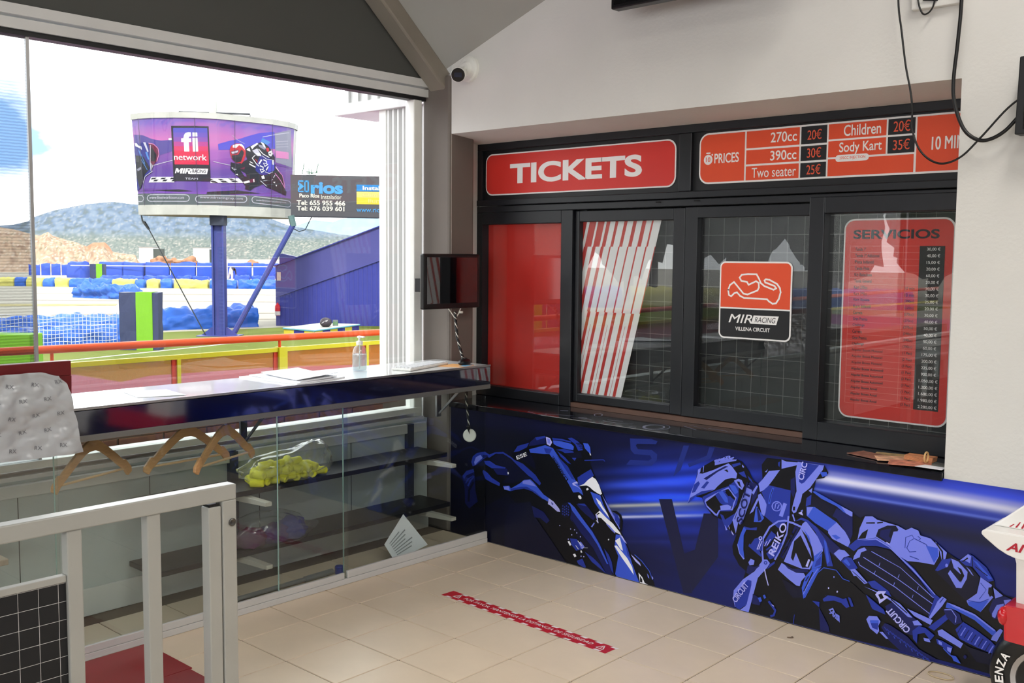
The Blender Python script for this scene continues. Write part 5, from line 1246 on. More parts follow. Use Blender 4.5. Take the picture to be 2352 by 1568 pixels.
# red stand with printed sheet hung over the counter front
rs = empty('red_stand', (-.1, -2.8, 1.06), 'dark red metal box stand at the left end of the counter', 'stand')
M_dred = mat('dark_red_metal', (104, 8, 18), .4, var=.05)
MB().box(-.012, .028, -3.4, -2.462, 1.198, 1.258).build('top_box', M_dred, rs, bevel=.003)
MB().prism([(.0, -2.462, 1.198), (.0, -2.545, 1.198), (.0, -2.50, 1.13), (.0, -2.478, 1.061), (.0, -2.465, 1.061)], (.028, 0, 0)).build('side_plate', M_dred, rs)
MB().box(-.012, -.004, -3.4, -2.56, 1.061, 1.198).build('back_plate', M_dred, rs)
sf = empty('printed_plastic_sheet', (.04, -2.8, 1.0), 'crumpled white plastic sheet printed with grey RX marks hanging from the red stand', 'plastic sheet')
def crump(y, z):
    p = Vector((0, y * 5.5, z * 7)); return .050 + .016 * noise.noise(p) + .016 * abs(noise.noise(p * 2.3 + Vector((3, 1, 2)))) + .006 * abs(noise.noise(p * 5)) + .012 * sm(1.0, .88, z)
mb = MB(); ny, nz_ = 90, 60; V = []
for j in range(nz_ + 1):
    row = []
    for i in range(ny + 1):
        t = j / nz_; yr = -2.49 + .05 * t + .012 * noise.noise((t * 4, 0, 7)) - .03 * sm(.12, 0, t); y = -3.3 + (yr + 3.3) * i / ny; z = 1.222 - (.335 + .012 * noise.noise((y * 6, 3, 1))) * t - .02 * sm(.9, 1, i / ny) * (1 - t)
        row.append(mb.bm.verts.new((crump(y, z), y, z)))
    V.append(row)
for j in range(nz_):
    for i in range(ny): mb.bm.faces.new((V[j][i], V[j][i + 1], V[j + 1][i + 1], V[j + 1][i]))
o = mb.build('sheet', mat('sheet_plastic', (178, 181, 184), .22, spec=.8), sf, smooth=True)
mb = MB(); random.seed(3)
for r in range(5):
    for c in range(8):
        y0, z0 = -3.2 + .095 * c + (.045 if r % 2 else 0), 1.17 - .062 * r; a = random.uniform(-.2, .25)
        if y0 > -2.53: continue
        fn = lambda x, z, y0=y0, z0=z0, a=a: (lambda yy, zz: (crump(yy, zz) + .0025, yy, zz))(y0 + x * math.cos(a) - z * math.sin(a), z0 + x * math.sin(a) + z * math.cos(a))
        put_text(mb, 'ЯX' if False else 'RX', fn, 0, .028, 0, .015, 0, .0)
mb.build('lettering', mat('mark_grey', (112, 113, 118), .6), sf, normals=False)

# ------------------------------------------------------------------ white gate in the foreground
gt = empty('white_gate', (1.2, -2.8, 0), 'white square-tube gate with a black grid panel in the foreground', 'gate')
MB().box(1.181, 1.231, -4.2, -2.474, .9, .95).build('top_rail', M_gate, gt, bevel=.004)
MB().box(1.181, 1.231, -2.524, -2.474, .02, .9).build('latch_post', M_gate, gt, bevel=.004)
for y in (-2.757, -2.999): MB().box(1.186, 1.226, y - .022, y + .022, .10, .9).build('baluster', M_gate, gt, bevel=.004)
for y in (-3.24, -3.48, -3.72): MB().box(1.186, 1.226, y - .022, y + .022, .775, .9).build('baluster', M_gate, gt, bevel=.004)
MB().box(1.181, 1.231, -4.2, -2.524, .06, .1).build('bottom_rail', M_gate, gt, bevel=.004)
MB().box(1.192, 1.218, -4.15, -3.022, .752, .772).build('panel_cap', M_gate, gt, bevel=.002)
mg2 = M_grid.copy(); mg2.name = 'grid_board'; tb = mg2.node_tree
for n in tb.nodes:
    if n.type == 'TEX_BRICK':
        n.inputs['Color1'].default_value = rgb((9, 12, 18)); n.inputs['Color2'].default_value = rgb((10, 13, 20)); n.inputs['Brick Width'].default_value = .0555; n.inputs['Row Height'].default_value = .0535; n.inputs['Mortar Size'].default_value = .0007; n.inputs['Mortar'].default_value = rgb((190, 190, 190))
MB().box(1.200, 1.212, -4.15, -3.022, .1, .752).build('grid_panel', mg2, gt)
MB().lathe([(.0, 0), (.0125, 0), (.013, .004), (.010, .006), (.004, .004), (0, .0035)], (1.2312, -2.492, .827), (1, 0, 0), 20).build('lock', mat('lock_steel', (96, 94, 92), .3, metal=.9), gt)
gp = empty('gate_post', (1.203, -2.55, 0), 'white square fixed post just behind the gate latch post', 'post')
MB().box(1.180, 1.226, -2.572, -2.527, 0, .885).build('tube', M_gate, gp, bevel=.004)
MB().box(1.185, 1.221, -2.567, -2.532, .885, .893).build('end_cap', M_plastic_black, gp)

# ------------------------------------------------------------------ on the floor
st = empty('floor_sticker', (1.0, -.81, 0), 'red and white safety distance strip stuck on the tiles', 'sticker')
A = Vector((.485, -.843, 0)); ex = Vector((1.045, -.037, 0)).normalized(); ey = Vector((-ex.y, ex.x, 0)); SL, SW = 1.05, .083
fl = lambda x, y, z=.0008: tuple(A + ex * x + ey * y + Vector((0, 0, z)))
MB().prism([fl(0, 0, .0003), fl(SL, 0, .0003), fl(SL, SW, .0003), fl(0, SW, .0003)], (0, 0, .0005)).build('strip', mat('sticker_red', (190, 22, 40), .4), st)
mb = MB()
for k in range(12):
    x = .028 + .0865 * k
    for y0, y1 in ((0, .013), (SW - .013, SW)): mb.face([fl(x + y0 * .6, y0, .0010), fl(x + .034 + y0 * .6, y0, .0010), fl(x + .034 + y1 * .6, y1, .0010), fl(x + y1 * .6, y1, .0010)])
put_text(mb, 'POR FAVOR, MANTENGA LA DISTANCIA DE SEGURIDAD', lambda x, y: fl(x, y, .0011), .125, .945, .029, .056, 0, .02, .15)
for x in (.055, .972):
    for q in ([(0, 0), (.05, 0), (.046, .006), (.004, .006)], [(0, 0), (.006, 0), (.028, .042), (.025, .048)], [(.05, 0), (.044, 0), (.022, .042), (.025, .048)], [(.0235, .013), (.0265, .013), (.0275, .03), (.0225, .03)]):
        mb.face([fl(x + a, .022 + b, .0011) for a, b in q])
mb.build('lettering', mat('sticker_white', (238, 232, 230), .4), st, normals=False)
mt = empty('red_mat', (.3, -2.7, 0), 'glossy dark red floor mat beside the glass display', 'mat')
M_mat = mat('mat_red', (142, 12, 22), .3, var=.06, coat=.2)
MB().box(.026, .40, -3.6, -2.168, .0005, .004).build('mat_sheet', M_mat, mt); MB().box(.403, 1.0, -3.6, -2.180, .0005, .004).build('mat_sheet', M_mat, mt)
mb = MB(); mb.tube([(2.672 + .05 * math.cos(a * PI / 12), -.128 + .032 * math.sin(a * PI / 12), .004) for a in range(24)], .0025, 6, close=True)
o = mb.build('rubber_ring', mat('ring_tan', (196, 176, 140), .5), smooth=True); tag(o, 'thin pale rubber ring lying on the tiles near the mural', 'ring')
o = MB().tube([(2.02, -.178, .004), (2.035, -.172, .005), (2.04, -.16, .004), (2.03, -.152, .003)], .0022, 6).build('plastic_scrap', mat('scrap_brown', (110, 90, 70), .6)); tag(o, 'tiny curled brown scrap on a tile joint', 'scrap')

# leaflets and banknote-like bundle on the ticket shelf
random.seed(5)
for i, (x, y, a, c, lb) in enumerate(((2.32, .20, .2, (150, 130, 90), 'olive printed leaflet at the back of the leaflet heap on the ticket shelf'), (2.24, .13, -.3, (120, 84, 70), 'brown picture leaflet at the left of the heap on the ticket shelf'), (2.36, .12, .5, (190, 150, 120), 'tan leaflet in the middle of the heap on the ticket shelf'), (2.50, .10, -.1, (90, 100, 96), 'grey green leaflet at the right of the heap on the ticket shelf'), (2.45, .04, .3, (170, 110, 90), 'reddish leaflet at the front of the heap on the ticket shelf'))):
    q = []
    for sx_, sy_ in ((-1, -1), (1, -1), (1, 1), (-1, 1)): q.append((x + sx_ * .085 * math.cos(a) - sy_ * .055 * math.sin(a), y + sx_ * .085 * math.sin(a) + sy_ * .055 * math.cos(a)))
    o = sheet('leaflet', q, .812 + .0022 * i, lb, mat('leaflet_%d' % i, c, .4, k=1.5, var=.5, vscale=28), None, .002, cat='leaflet')
bn = empty('paper_bundle', (2.45, .12, .823), 'small rolled bundle of orange printed slips on the ticket shelf', 'bundle')
for k in range(5): MB().box(2.40, 2.52, .10 + .002 * k, .16 + .002 * k, .8235 + .004 * k, .8265 + .004 * k).build('slip', mat('slip_orange', (206, 140, 96), .5, var=.25, vscale=40), bn)
mb = MB().tube([(2.50 + .0, .09 + .022 * math.cos(a * PI / 9), .848 + .022 * math.sin(a * PI / 9)) for a in range(18)], .004, 6, close=True); mb.build('rolled_slip', mat('slip_pale', (220, 180, 120), .5), bn)
sheet('card', [(2.49, -.012), (2.60, -.012), (2.60, .045), (2.51, .05)], .8225, 'white card on the front corner of the ticket shelf', cat='card')

# ------------------------------------------------------------------ on the walls
cc = empty('security_camera', (-.17, 0, 2.773), 'white bullet security camera with black face on the wall', 'camera')
MB().lathe([(.0, 0), (.074, 0), (.074, .018), (.066, .026), (.045, .034), (.03, .05), (0, .052)], (-.165, 0, 2.773), (0, -1, 0), 28).build('base', M_white, cc, smooth=False)
fc = Vector((-.091, -.17, 2.711)); ax = (Vector((4.03, -4.24, 1.684)) - fc + Vector((-.6, 0, -.2))).normalized(); bk_ = fc - ax * .125
MB().lathe([(.0, 0), (.036, .0), (.040, .006), (.042, .10), (.042, .122), (.037, .126), (0, .1255)], bk_, ax, 24).build('body', M_white, cc, smooth=False)
MB().lathe([(.0, 0), (.0385, 0), (.0385, .003), (.036, .005), (0, .005)], fc + ax * .0005, ax, 24).build('lens_face', mat('lens_black', (6, 8, 14), .08, coat=.5), cc)
up = Vector((0, 0, 1)); rr_ = ax.cross(up).normalized(); u2 = rr_.cross(ax)
MB().prism([fc + ax * .0062 + rr_ * a * .022 + u2 * b * .013 for a, b in ((-1, -1), (1, -1), (1, 1), (-1, 1))], ax * .001).build('lens_window', mat('lens_blue', (40, 44, 60), .1), cc)
MB().tube([Vector((-.165, -.03, 2.775)), bk_ + ax * .02], .022, 10).build('joint', M_white, cc)
tv = empty('wall_television', (1.6, -.25, 3.1), 'black framed television hung high on the front wall, only its lower edge in view', 'television')
MB().box(1.056, 2.05, -.275, -.215, 2.874, 3.40).build('housing', M_plastic_black, tv, bevel=.006); MB().box(1.075, 2.03, -.278, -.274, 2.893, 3.38).build('screen', mat('tv_glass', (8, 8, 10), .05, coat=.5), tv)
MB().box(1.45, 1.65, -.216, -.02, 3.02, 3.25).build('bracket', M_plastic_black, tv)
eb = empty('junction_box', (2.5, 0, 2.8), 'white cable junction box high on the wall with black leads', 'box')
MB().box(2.405, 2.60, -.035, -.001, 2.705, 2.95).build('case', M_wall, eb, bevel=.004)
MB().prism([(2.455, -.045, 2.735), (2.51, -.045, 2.725), (2.53, -.045, 2.76), (2.46, -.045, 2.77)], (0, .01, 0)).build('plug', M_plastic_black, eb)
def spline(pts, n=8):
    P = [Vector(p) for p in pts]; o = []
    for i in range(len(P) - 1):
        p0, p1, p2, p3 = P[max(i - 1, 0)], P[i], P[i + 1], P[min(i + 2, len(P) - 1)]
        for k in range(n):
            t = k / n; o.append(.5 * ((2 * p1) + (p2 - p0) * t + (2 * p0 - 5 * p1 + 4 * p2 - p3) * t * t + (3 * p1 - p0 - 3 * p2 + p3) * t ** 3))
    return o + [P[-1]]
def cable(pts, r, label):
    o = MB().tube(spline(pts), r, 8).build('hanging_cable', mat('cable_black', (10, 10, 11), .4), smooth=True); tag(o, label, 'cable')
yc = -.06
cable([(2.355, yc, 3.0), (2.361, yc, 2.75), (2.38, yc, 2.62), (2.402, yc, 2.482), (2.425, yc, 2.38), (2.436, yc, 2.303), (2.44, yc, 2.22), (2.47, yc, 2.14), (2.52, yc, 2.09), (2.575, yc, 2.075), (2.64, yc, 2.10), (2.71, yc, 2.17), (2.80, yc, 2.27), (2.86, yc, 2.31), (2.9, yc, 2.30)], .0042, 'thin black cable looping low from the wall across the price board')
cable([(2.612, yc, 3.0), (2.612, yc, 2.70), (2.605, yc, 2.55), (2.595, yc, 2.40), (2.603, yc, 2.31), (2.64, yc, 2.21), (2.69, yc, 2.163), (2.74, yc, 2.158), (2.80, yc, 2.19), (2.86, yc, 2.26)], .0075, 'thick black cable looping from the junction box to the dark screen')
cable([(2.43, -.045, 2.8), (2.438, -.045, 2.73), (2.455, -.045, 2.685), (2.475, -.045, 2.68), (2.495, -.045, 2.70), (2.505, -.045, 2.74)], .0035, 'short thin black cable loop under the junction box')
cable([(2.93, yc, 2.75), (2.89, yc, 2.56), (2.862, yc, 2.48), (2.862, yc, 2.42), (2.868, yc, 2.35), (2.87, yc, 2.30)], .006, 'black cable falling beside the dark screen at the right edge')
ws = empty('wall_screen', (3.0, -.1, 2.3), 'dark flat screen housing on the white wall at the right edge', 'screen')
MB().prism([(2.856, -.13, 2.45), (2.850, -.13, 2.162), (3.30, -.13, 2.162), (3.306, -.13, 2.45)], (0, .07, 0)).build('housing', mat('screen_case', (24, 25, 27), .5), ws, bevel=.004)
MB().box(2.88, 3.28, -.134, -.13, 2.18, 2.435).build('screen', mat('tv_glass', (8, 8, 10), .05), ws)

# ------------------------------------------------------------------ show kart at the right edge
kt = empty('show_kart', (3.4, -.4, 0), 'white and red show kart with black tyres at the right edge', 'kart')
M_kw = mat('kart_white', (236, 234, 230), .25, coat=.5); M_kr = mat('kart_red', (196, 16, 30), .22, coat=.6); M_tyre = mat('tyre_black', (10, 10, 11), .32, bump=.05)
def wheel(x, y0, y1, r):
    y = (y0 + y1) / 2; h = (y1 - y0) / 2
    tz = MB().lathe([(r * .58, -h * .9), (r * .8, -h), (r * .93, -h * .9), (r, -h * .55), (r, h * .55), (r * .93, h * .9), (r * .8, h), (r * .58, h * .9)], (x, y, r), (0, 1, 0), 40).build('tyre', M_tyre, kt, smooth=True)
    MB().lathe([(0, -h * .5), (r * .2, -h * .5), (r * .3, -h * .55), (r * .5, -h * .92), (r * .585, -h * .95), (r * .585, h * .9), (0, h * .9)], (x, y, r), (0, 1, 0), 32).build('rim', M_steel, tz)
    return tz
tz = wheel(3.13, -.44, -.22, .2); wheel(4.15, -.44, -.22, .2); wheel(3.13, -1.12, -.92, .2) if False else None
mb = MB()
for k, ch in enumerate('POTENZA'):
    a = math.radians(222 - 11.5 * k); rr = .150; c = Vector((3.13 + rr * math.cos(a), 0, .2 + rr * math.sin(a))); rad = Vector((math.cos(a), 0, math.sin(a))); tan = Vector((math.sin(a), 0, -math.cos(a)))
    put_text(mb, ch, lambda x, z, c=c, rad=rad, tan=tan: tuple(c + tan * x + rad * z + Vector((0, -.4445, 0))), -.0125, .0125, -.013, .016, 0, .03)
mb.build('lettering', M_whitev, tz, normals=False)
mb = MB(); mb.prism([(2.898, -.46, .703), (2.90, -.46, .715), (2.912, -.46, .722), (4.3, -.46, .722), (4.3, -.46, .60), (3.03, -.46, .632), (2.985, -.46, .645), (2.955, -.46, .66), (2.91, -.46, .692)], (0, .24, 0)); mb.build('wing', M_kw, kt, bevel=.006)
mb = MB(); mb.prism([(2.915, -.38, .722), (3.04, -.38, .836), (4.2, -.38, .836), (4.2, -.38, .722)], (0, .13, 0)); mb.build('wing_upper', M_kw, kt, bevel=.006)
mb = MB(); mb.prism([(2.992, -.40, .64), (3.003, -.40, .60), (3.010, -.40, .44), (3.35, -.40, .44), (3.35, -.40, .64)], (0, .13, 0)); mb.build('pylon', M_kw, kt, bevel=.01)
mb = MB(); mb.prism([(2.985, -.46, .46), (2.99, -.46, .33), (3.9, -.46, .30), (3.9, -.46, .46)], (0, .18, 0)); mb.build('body', M_kr, kt, bevel=.01)
MB().blob((2.985, -.44, .415), (.022, .03, .035), 3, 0).build('tail_lamp', M_kr, kt, smooth=True)
MB().box(3.1, 4.2, -.46, -.18, .12, .30).build('chassis', M_plastic_black, kt)
mb = MB(); put_text(mb, 'AITO', lambda x, z: (x, -.4618, z), 2.985, 3.12, .660, .692, 0, .03, .35)
for k in range(9): mb.face([(2.97 + .02 * k, -.3815, .728), (2.985 + .02 * k, -.3815, .728 + .012 + .01 * (k % 3)), (2.989 + .02 * k, -.3815, .728 + .012 + .01 * (k % 3)), (2.977 + .02 * k, -.3815, .728)])
mb.build('lettering', mat('kart_script', (176, 20, 44), .5), kt, normals=False)

# ================================================================== OUTSIDE
GZ = -.30; KO = .36
def om(name, c, rough=.7, k=1.0, spec=.15, **kw): return mat(name, c, rough, k=KO * k, spec=spec, **kw)
CX, CY, CZ = 4.03, -4.24, 1.684
def far(b, d, z): a = math.radians(b); return (CX - d * math.cos(a), CY + d * math.sin(a), z)
struct('ground', MB().face([(-420, -160, GZ), (-.6, -160, GZ), (-.6, 330, GZ), (-420, 330, GZ)]) and MB().box(-420, -.6, -160, 330, GZ - .5, GZ), om('track_concrete', (204, 198, 180), .85, var=.14, vscale=.22, stretch=(1, .35, 1)))
def flat(name, pts, z, m): return struct(name, MB().prism([(x, y, z) for x, y in pts], (0, 0, -.02)), m)
flat('painted_path', [(-.6, -30), (-.6, 20), (-9.2, 20), (-9.2, 9.2), (-10.0, 7.7), (-10.9, 6.0), (-11.2, 3.8), (-10.75, 3.1), (-12.2, 3.0), (-12.2, -30)], GZ + .022, om('path_paint', (176, 122, 166), .7, var=.05, vscale=1))
flat('lawn', [(-9.0, 40), (-9.0, 9), (-10.8, 6), (-10.8, -40), (-18.9, -40), (-19.6, 5), (-19.7, 8.6), (-19.2, 12), (-17, 40)], GZ + .012, om('lawn_green', (124, 137, 46), .9, var=.12, vscale=.8, bump=.5, bscale=30))
flat('green_strip', [(-75, 10), (-66, 27), (-60.5, 26), (-68, 6)], GZ + .012, om('strip_green', (150, 166, 110), .9, var=.15, vscale=.5))
flat('dry_grass_strip', [(-39, 9), (-34.5, 14.8), (-33.4, 14.2), (-37, 8)], GZ + .012, om('dry_grass', (196, 184, 128), .9, var=.25, vscale=2))
for i, (a, b, wd) in enumerate((((-44, 10), (-31, 22), .5), ((-30, 8), (-24, 18), .35), ((-25.5, 9.5), (-22.5, 14), .3), ((-50, 14), (-38, 26), .4))):
    d = (Vector((*b, 0)) - Vector((*a, 0))).normalized(); q = Vector((-d.y, d.x, 0)) * wd / 2; a3, b3 = Vector((*a, GZ + .01)), Vector((*b, GZ + .01))
    struct('tyre_mark', MB().prism([a3 + q, b3 + q, b3 - q, a3 - q], (0, 0, -.01)), om('tyre_mark', (176, 166, 152), .8, var=.2, vscale=.6))
struct('kerb', MB().tube([(-14.3, 2.6, GZ), (-14.4, 3.76, GZ), (-15.45, 7.46, GZ), (-16.2, 9.6, GZ)], .025, 6), om('kerb_white', (236, 236, 232), .6))
# exterior fin wall with corrugated cladding, and the canopy edge above it
ew = struct('wall_outside', MB().box(-1.035, -.60, .10, .18, -.3, 2.66), M_alu)
mb = MB(); pts = []
for k in range(9):
    x = -1.0 + .048 * k; pts += [(x, .10), (x + .010, .078), (x + .026, .078), (x + .036, .10)]
for (xa, ya), (xb, yb) in zip(pts, pts[1:]): mb.face([(xa, ya, -.3), (xb, yb, -.3), (xb, yb, 2.64), (xa, ya, 2.64)])
mb.build('corrugated_cladding', mat('cladding_white', (214, 214, 212), .4, metal=.1), ew)
MB().box(-1.07, -1.0, .075, .19, -.3, 2.66).build('corner_trim', M_white, ew, bevel=.005)
cn = struct('trim_3', MB().box(-1.50, -.6, .05, .42, 2.625, 2.70), M_alu, bevel=.004)
MB().box(-1.46, -.6, .11, .40, 2.70, 2.95).build('canopy_fascia', mat('cladding_white', (214, 214, 212)), cn)
for k in range(8): MB().box(-1.44 + .1 * k, -1.40 + .1 * k, .09, .11, 2.70, 2.95).build('fascia_rib', M_alu, cn)
# low brick wall outside, below the window
bw = struct('brick_wall', MB().box(-1.0, -.72, -9, .05, -.3, .845), mat('mortar', (176, 160, 146), .9, k=.6))
random.seed(4); bme = None; M_brick = mat('brick', (176, 118, 96), .85, k=.62, var=.2, vscale=14, rnd=.12)
for r in range(5):
    for c in range(17):
        y = -.2 - .245 * c - (.12 if r % 2 else 0); z = .60 + .05 * r
        if bme is None: o = MB().box(-.012, 0, -.117, .117, -.022, .022).build('brick', M_brick, bw, bevel=.003, seg=1); bme = o.data
        else: o = bpy.data.objects.new('brick', bme); COL.objects.link(o); o.parent = bw
        o.location = (-.71, y, z)
# railing
rg = empty('terrace_railing', (-2.62, 0, GZ), 'orange and yellow terrace railing with orange mesh panels outside the window', 'railing')
M_or = om('rail_orange', (255, 92, 26), .35, k=1.3); M_yl = om('rail_yellow', (238, 226, 24), .4, k=1.2); M_rd = om('post_red', (245, 72, 34), .5, k=1.2)
MB().tube([(-2.62, -14, 1.185), (-2.62, -1.734, 1.061), (-2.62, 1.39, 1.031), (-2.62, 8, .97)], .027, 14).build('handrail', M_or, rg, smooth=True)
MB().box(-2.64, -2.60, -14, 8, .930, .962).build('top_rail', M_yl, rg); MB().box(-2.64, -2.60, -14, 8, -.22, -.19).build('bottom_rail', M_yl, rg)
for y in (-9.5, -7.6, -5.8, -4.1, -2.3, -.525, 1.225, 3.0, 5.0):
    MB().box(-2.64, -2.60, y, y + .028, GZ, .93).build('post', M_yl, rg); MB().box(-2.63, -2.61, y - .034, y, -.19, .93).build('post_edge', M_rd, rg)
for y in (-6.7, -3.2, .34, 4.0):
    MB().box(-2.66, -2.585, y, y + .075, GZ, .966).build('main_post', M_yl, rg); MB().box(-2.63, -2.61, y - .034, y, -.19, .93).build('post_edge', M_rd, rg)
for y in (-6.66, -3.2, -1.41, .365, 2.1, 4.03): MB().tube([(-2.62, y, .96), (-2.62, y, 1.06)], .012, 8).build('stanchion', M_or, rg)
mm = bpy.data.materials.new('orange_mesh'); mm.use_nodes = True; t = mm.node_tree; t.nodes.clear(); out = t.nodes.new('ShaderNodeOutputMaterial')
df = t.nodes.new('ShaderNodeBsdfDiffuse'); df.inputs['Color'].default_value = rgb((226, 108, 40), .45); tr = t.nodes.new('ShaderNodeBsdfTransparent'); mx = t.nodes.new('ShaderNodeMixShader')
ck = t.nodes.new('ShaderNodeTexChecker'); ck.inputs['Scale'].default_value = 150; ck.inputs['Color1'].default_value = (.62, .62, .62, 1); ck.inputs['Color2'].default_value = (.44, .44, .44, 1)
tcn = t.nodes.new('ShaderNodeTexCoord'); mpn = t.nodes.new('ShaderNodeMapping'); mpn.inputs['Rotation'].default_value = (.78, 0, 0); t.links.new(tcn.outputs['Object'], mpn.inputs[0]); t.links.new(mpn.outputs[0], ck.inputs['Vector'])
t.links.new(ck.outputs['Color'], mx.inputs[0]); t.links.new(tr.outputs[0], mx.inputs[1]); t.links.new(df.outputs[0], mx.inputs[2]); t.links.new(mx.outputs[0], out.inputs['Surface'])
for a, b in ((-6.62, -4.1), (-4.07, -2.3), (-2.27, -.525), (-.497, .34), (.415, 1.225), (1.253, 3.0), (3.03, 4.0)):
    MB().face([(-2.62, a, -.19), (-2.62, b, -.19), (-2.62, b, .93), (-2.62, a, .93)]) and MB().box(-2.622, -2.618, a, b, -.19, .93).build('mesh_panel', mm, rg)
# billboard drum on a pole
M_bblue = om('pole_blue', (82, 92, 168), .45, var=.12, vscale=3); M_zinc = om('zinc', (214, 214, 206), .5, var=.12, vscale=2.5, k=1.0)
bb = empty('billboard', (-17.67, 9.21, GZ), 'big drum shaped purple racing billboard on a tall blue pole', 'billboard')
FAC = [Vector((*p, 0)) for p in ((-19.242, 7.733), (-18.928, 7.758), (-18.57, 7.879), (-18.093, 8.175), (-17.738, 8.538), (-17.481, 8.963), (-17.421, 9.4), (-17.371, 9.855), (-17.316, 10.383), (-17.417, 10.906), (-17.581, 11.235))]
UU = [(u - 305) / 371 for u in (305, 322, 350, 400, 450, 500, 540, 580, 625, 660, 676)]
back = Vector((-.669, .738, 0)); BACK = [p + back * q for p, q in ((FAC[10], .35), (FAC[9], .95), (FAC[7], 1.75), (FAC[5], 2.0), (FAC[3], 1.7), (FAC[1], 1.0), (FAC[0], .4))]
cen = sum(FAC, Vector()) / len(FAC) + back * .7
ZP0, ZP1, ZB0, ZB1 = 2.86, 4.916, 2.64, 5.03
def drum(p, z, out=0):
    t = (z - ZB0) / (ZB1 - ZB0); s = .935 + .065 * t; q = cen + (p - cen) * s; n = (p - cen).normalized(); return Vector((q.x + n.x * out, q.y + n.y * out, z))
def loop(z, o=0): return [drum(p, z, o) for p in FAC + BACK]
def wallstrip(mb, A, B, mi=0):
    n = len(A)
    for k in range(n): mb.face([A[k], A[(k + 1) % n], B[(k + 1) % n], B[k]], mi)
mb = MB(); wallstrip(mb, loop(ZB0), loop(ZB1)); mb.poly(loop(ZB1)); mb.build('drum_shell', M_zinc, bb)
MB().poly(loop(ZB0 + .004, -.03)).build('drum_floor', om('drum_floor', (214, 190, 150), .8, var=.1), bb)
mb = MB(); wallstrip(mb, loop(ZP1 - .01, .035), loop(ZB1 + .01, .035)); wallstrip(mb, loop(ZB1 + .01, .035), loop(ZB1 + .01, -.05)); mb.build('top_band', M_zinc, bb)
mb = MB(); wallstrip(mb, loop(ZB0 - .005, .03), loop(ZP0 + .01, .03)); mb.build('bottom_band', M_zinc, bb)
def bbmap(u, v, out):
    u = min(max(u, 0), 1); k = 0
    while k < 9 and u > UU[k + 1]: k += 1
    t = (u - UU[k]) / (UU[k + 1] - UU[k]); z = ZP0 + (ZP1 - ZP0) * v
    a, b = drum(FAC[k], z, out), drum(FAC[k + 1], z, out); return a.lerp(b, t)
mb = MB(); nu, nv = 60, 30; us = sorted(set([i / nu for i in range(nu + 1)] + UU))
V = [[(mb.bm.verts.new((u, 0, j / nv))) for u in us] for j in range(nv + 1)]
for j in range(nv):
    for i in range(len(us) - 1): mb.bm.faces.new((V[j][i], V[j][i + 1], V[j + 1][i + 1], V[j + 1][i]))
def bbcol(co):
    u, v = co.x, co.z
    sky = mixc((222, 120, 186), (128, 100, 196), sm(.72, 1.0, v)); sky = mixc(sky, (206, 106, 170), .5 * math.exp(-((u - .45) / .2) ** 2))
    n = .5 + .5 * noise.noise((u * 6, v * 18, 2)); sky = mixc(sky, (150, 110, 190), .45 * n)
    mid = mixc((132, 84, 170), (104, 74, 160), sm(.6, .35, v)); c = mixc(mid, sky, sm(.60, .70, v))
    c = mixc(c, (196, 90, 190), .5 * math.exp(-((u - .5) / .12) ** 2 - ((v - .58) / .12) ** 2)); c = mixc(c, (112, 84, 170), sm(.40, .30, v) * .8); c = mixc(c, (146, 86, 196), sm(.2, .1, v) * .9)
    if v > .93 and (int(u * 60) + int(v * 60)) % 2: c = mixc(c, (96, 92, 190), .5)
    c = mixc(c, (196, 180, 206), .12 * (1 if int(u * 13) % 3 == 0 else 0)); return rgb(c, KO)
o = mb.build('print_background', om('billboard_print', (0, 0, 0), .4, attr='Col'), bb); colour_layer(o, bbcol)
for v in o.data.vertices: v.co = bbmap(v.co.x, v.co.z, .008)
BC = [(52, 52, 62), (92, 80, 158), (88, 84, 206), (150, 150, 172), (242, 240, 244), (200, 44, 60), (98, 108, 112), (206, 204, 220), (84, 140, 214), (112, 40, 70), (52, 54, 140), (86, 82, 190), (110, 84, 186), (136, 84, 176), (186, 70, 150), (214, 60, 110), (220, 44, 84), (40, 42, 52), (112, 74, 158), (224, 140, 196)]
def onto_drum(mb, out):
    for u in UU[1:-1]:
        bmesh.ops.bisect_plane(mb.bm, geom=mb.bm.verts[:] + mb.bm.edges[:] + mb.bm.faces[:], plane_co=(u, 0, 0), plane_no=(1, 0, 0), dist=1e-5)
    for v in mb.bm.verts: v.co = bbmap(v.co.x, v.co.z, out + v.co.y)
mb = MB()
for i, (ci, s_) in enumerate(BILL): mb.poly([(u / 2, .0001 * i, v / 2) for u, v in dec(s_)], ci)
L_ = .0175
put_text(mb, 'network', lambda x, z: (x, L_, z), .2533, .457, .5158, .5841, 4, .022); put_text(mb, 'RACING', lambda x, z: (x, L_, z), .364, .450, .3734, .412, 0, .0, .15); put_text(mb, 'TEAM', lambda x, z: (x, L_, z), .3168, .3973, .2942, .3168, 7, .03)
put_text(mb, 'www.finetworkteam.com', lambda x, z: (x, L_, z), .0781, .3042, .072, .108, 7, .02); put_text(mb, 'www.mirracingcup.com', lambda x, z: (x, L_, z), .4066, .6812, .072, .108, 7, .02)
sl_ = .0; put_text(mb, 'www.finetworkacademy.com', lambda x, z: (x, L_, z - .05 * (x - .7664)), .7664, .962, .068, .100, 7, .02)
onto_drum(mb, .012); mb.build('print', [om('bill_%d' % i, c, .4) for i, c in enumerate(BC)], bb, normals=False)
for u in (UU[1], UU[4], UU[6], UU[8]):
    k = UU.index(u); MB().tube([drum(FAC[k], ZP0, .034), drum(FAC[k], ZP1, .034)], .005, 4).build('panel_seam', om('seam', (90, 84, 110), .5), bb)
ea = Vector((.742, .670, 0)); en = Vector((.669, -.738, 0)); pc = Vector((-17.67, 9.21, 0)) - ea * .12
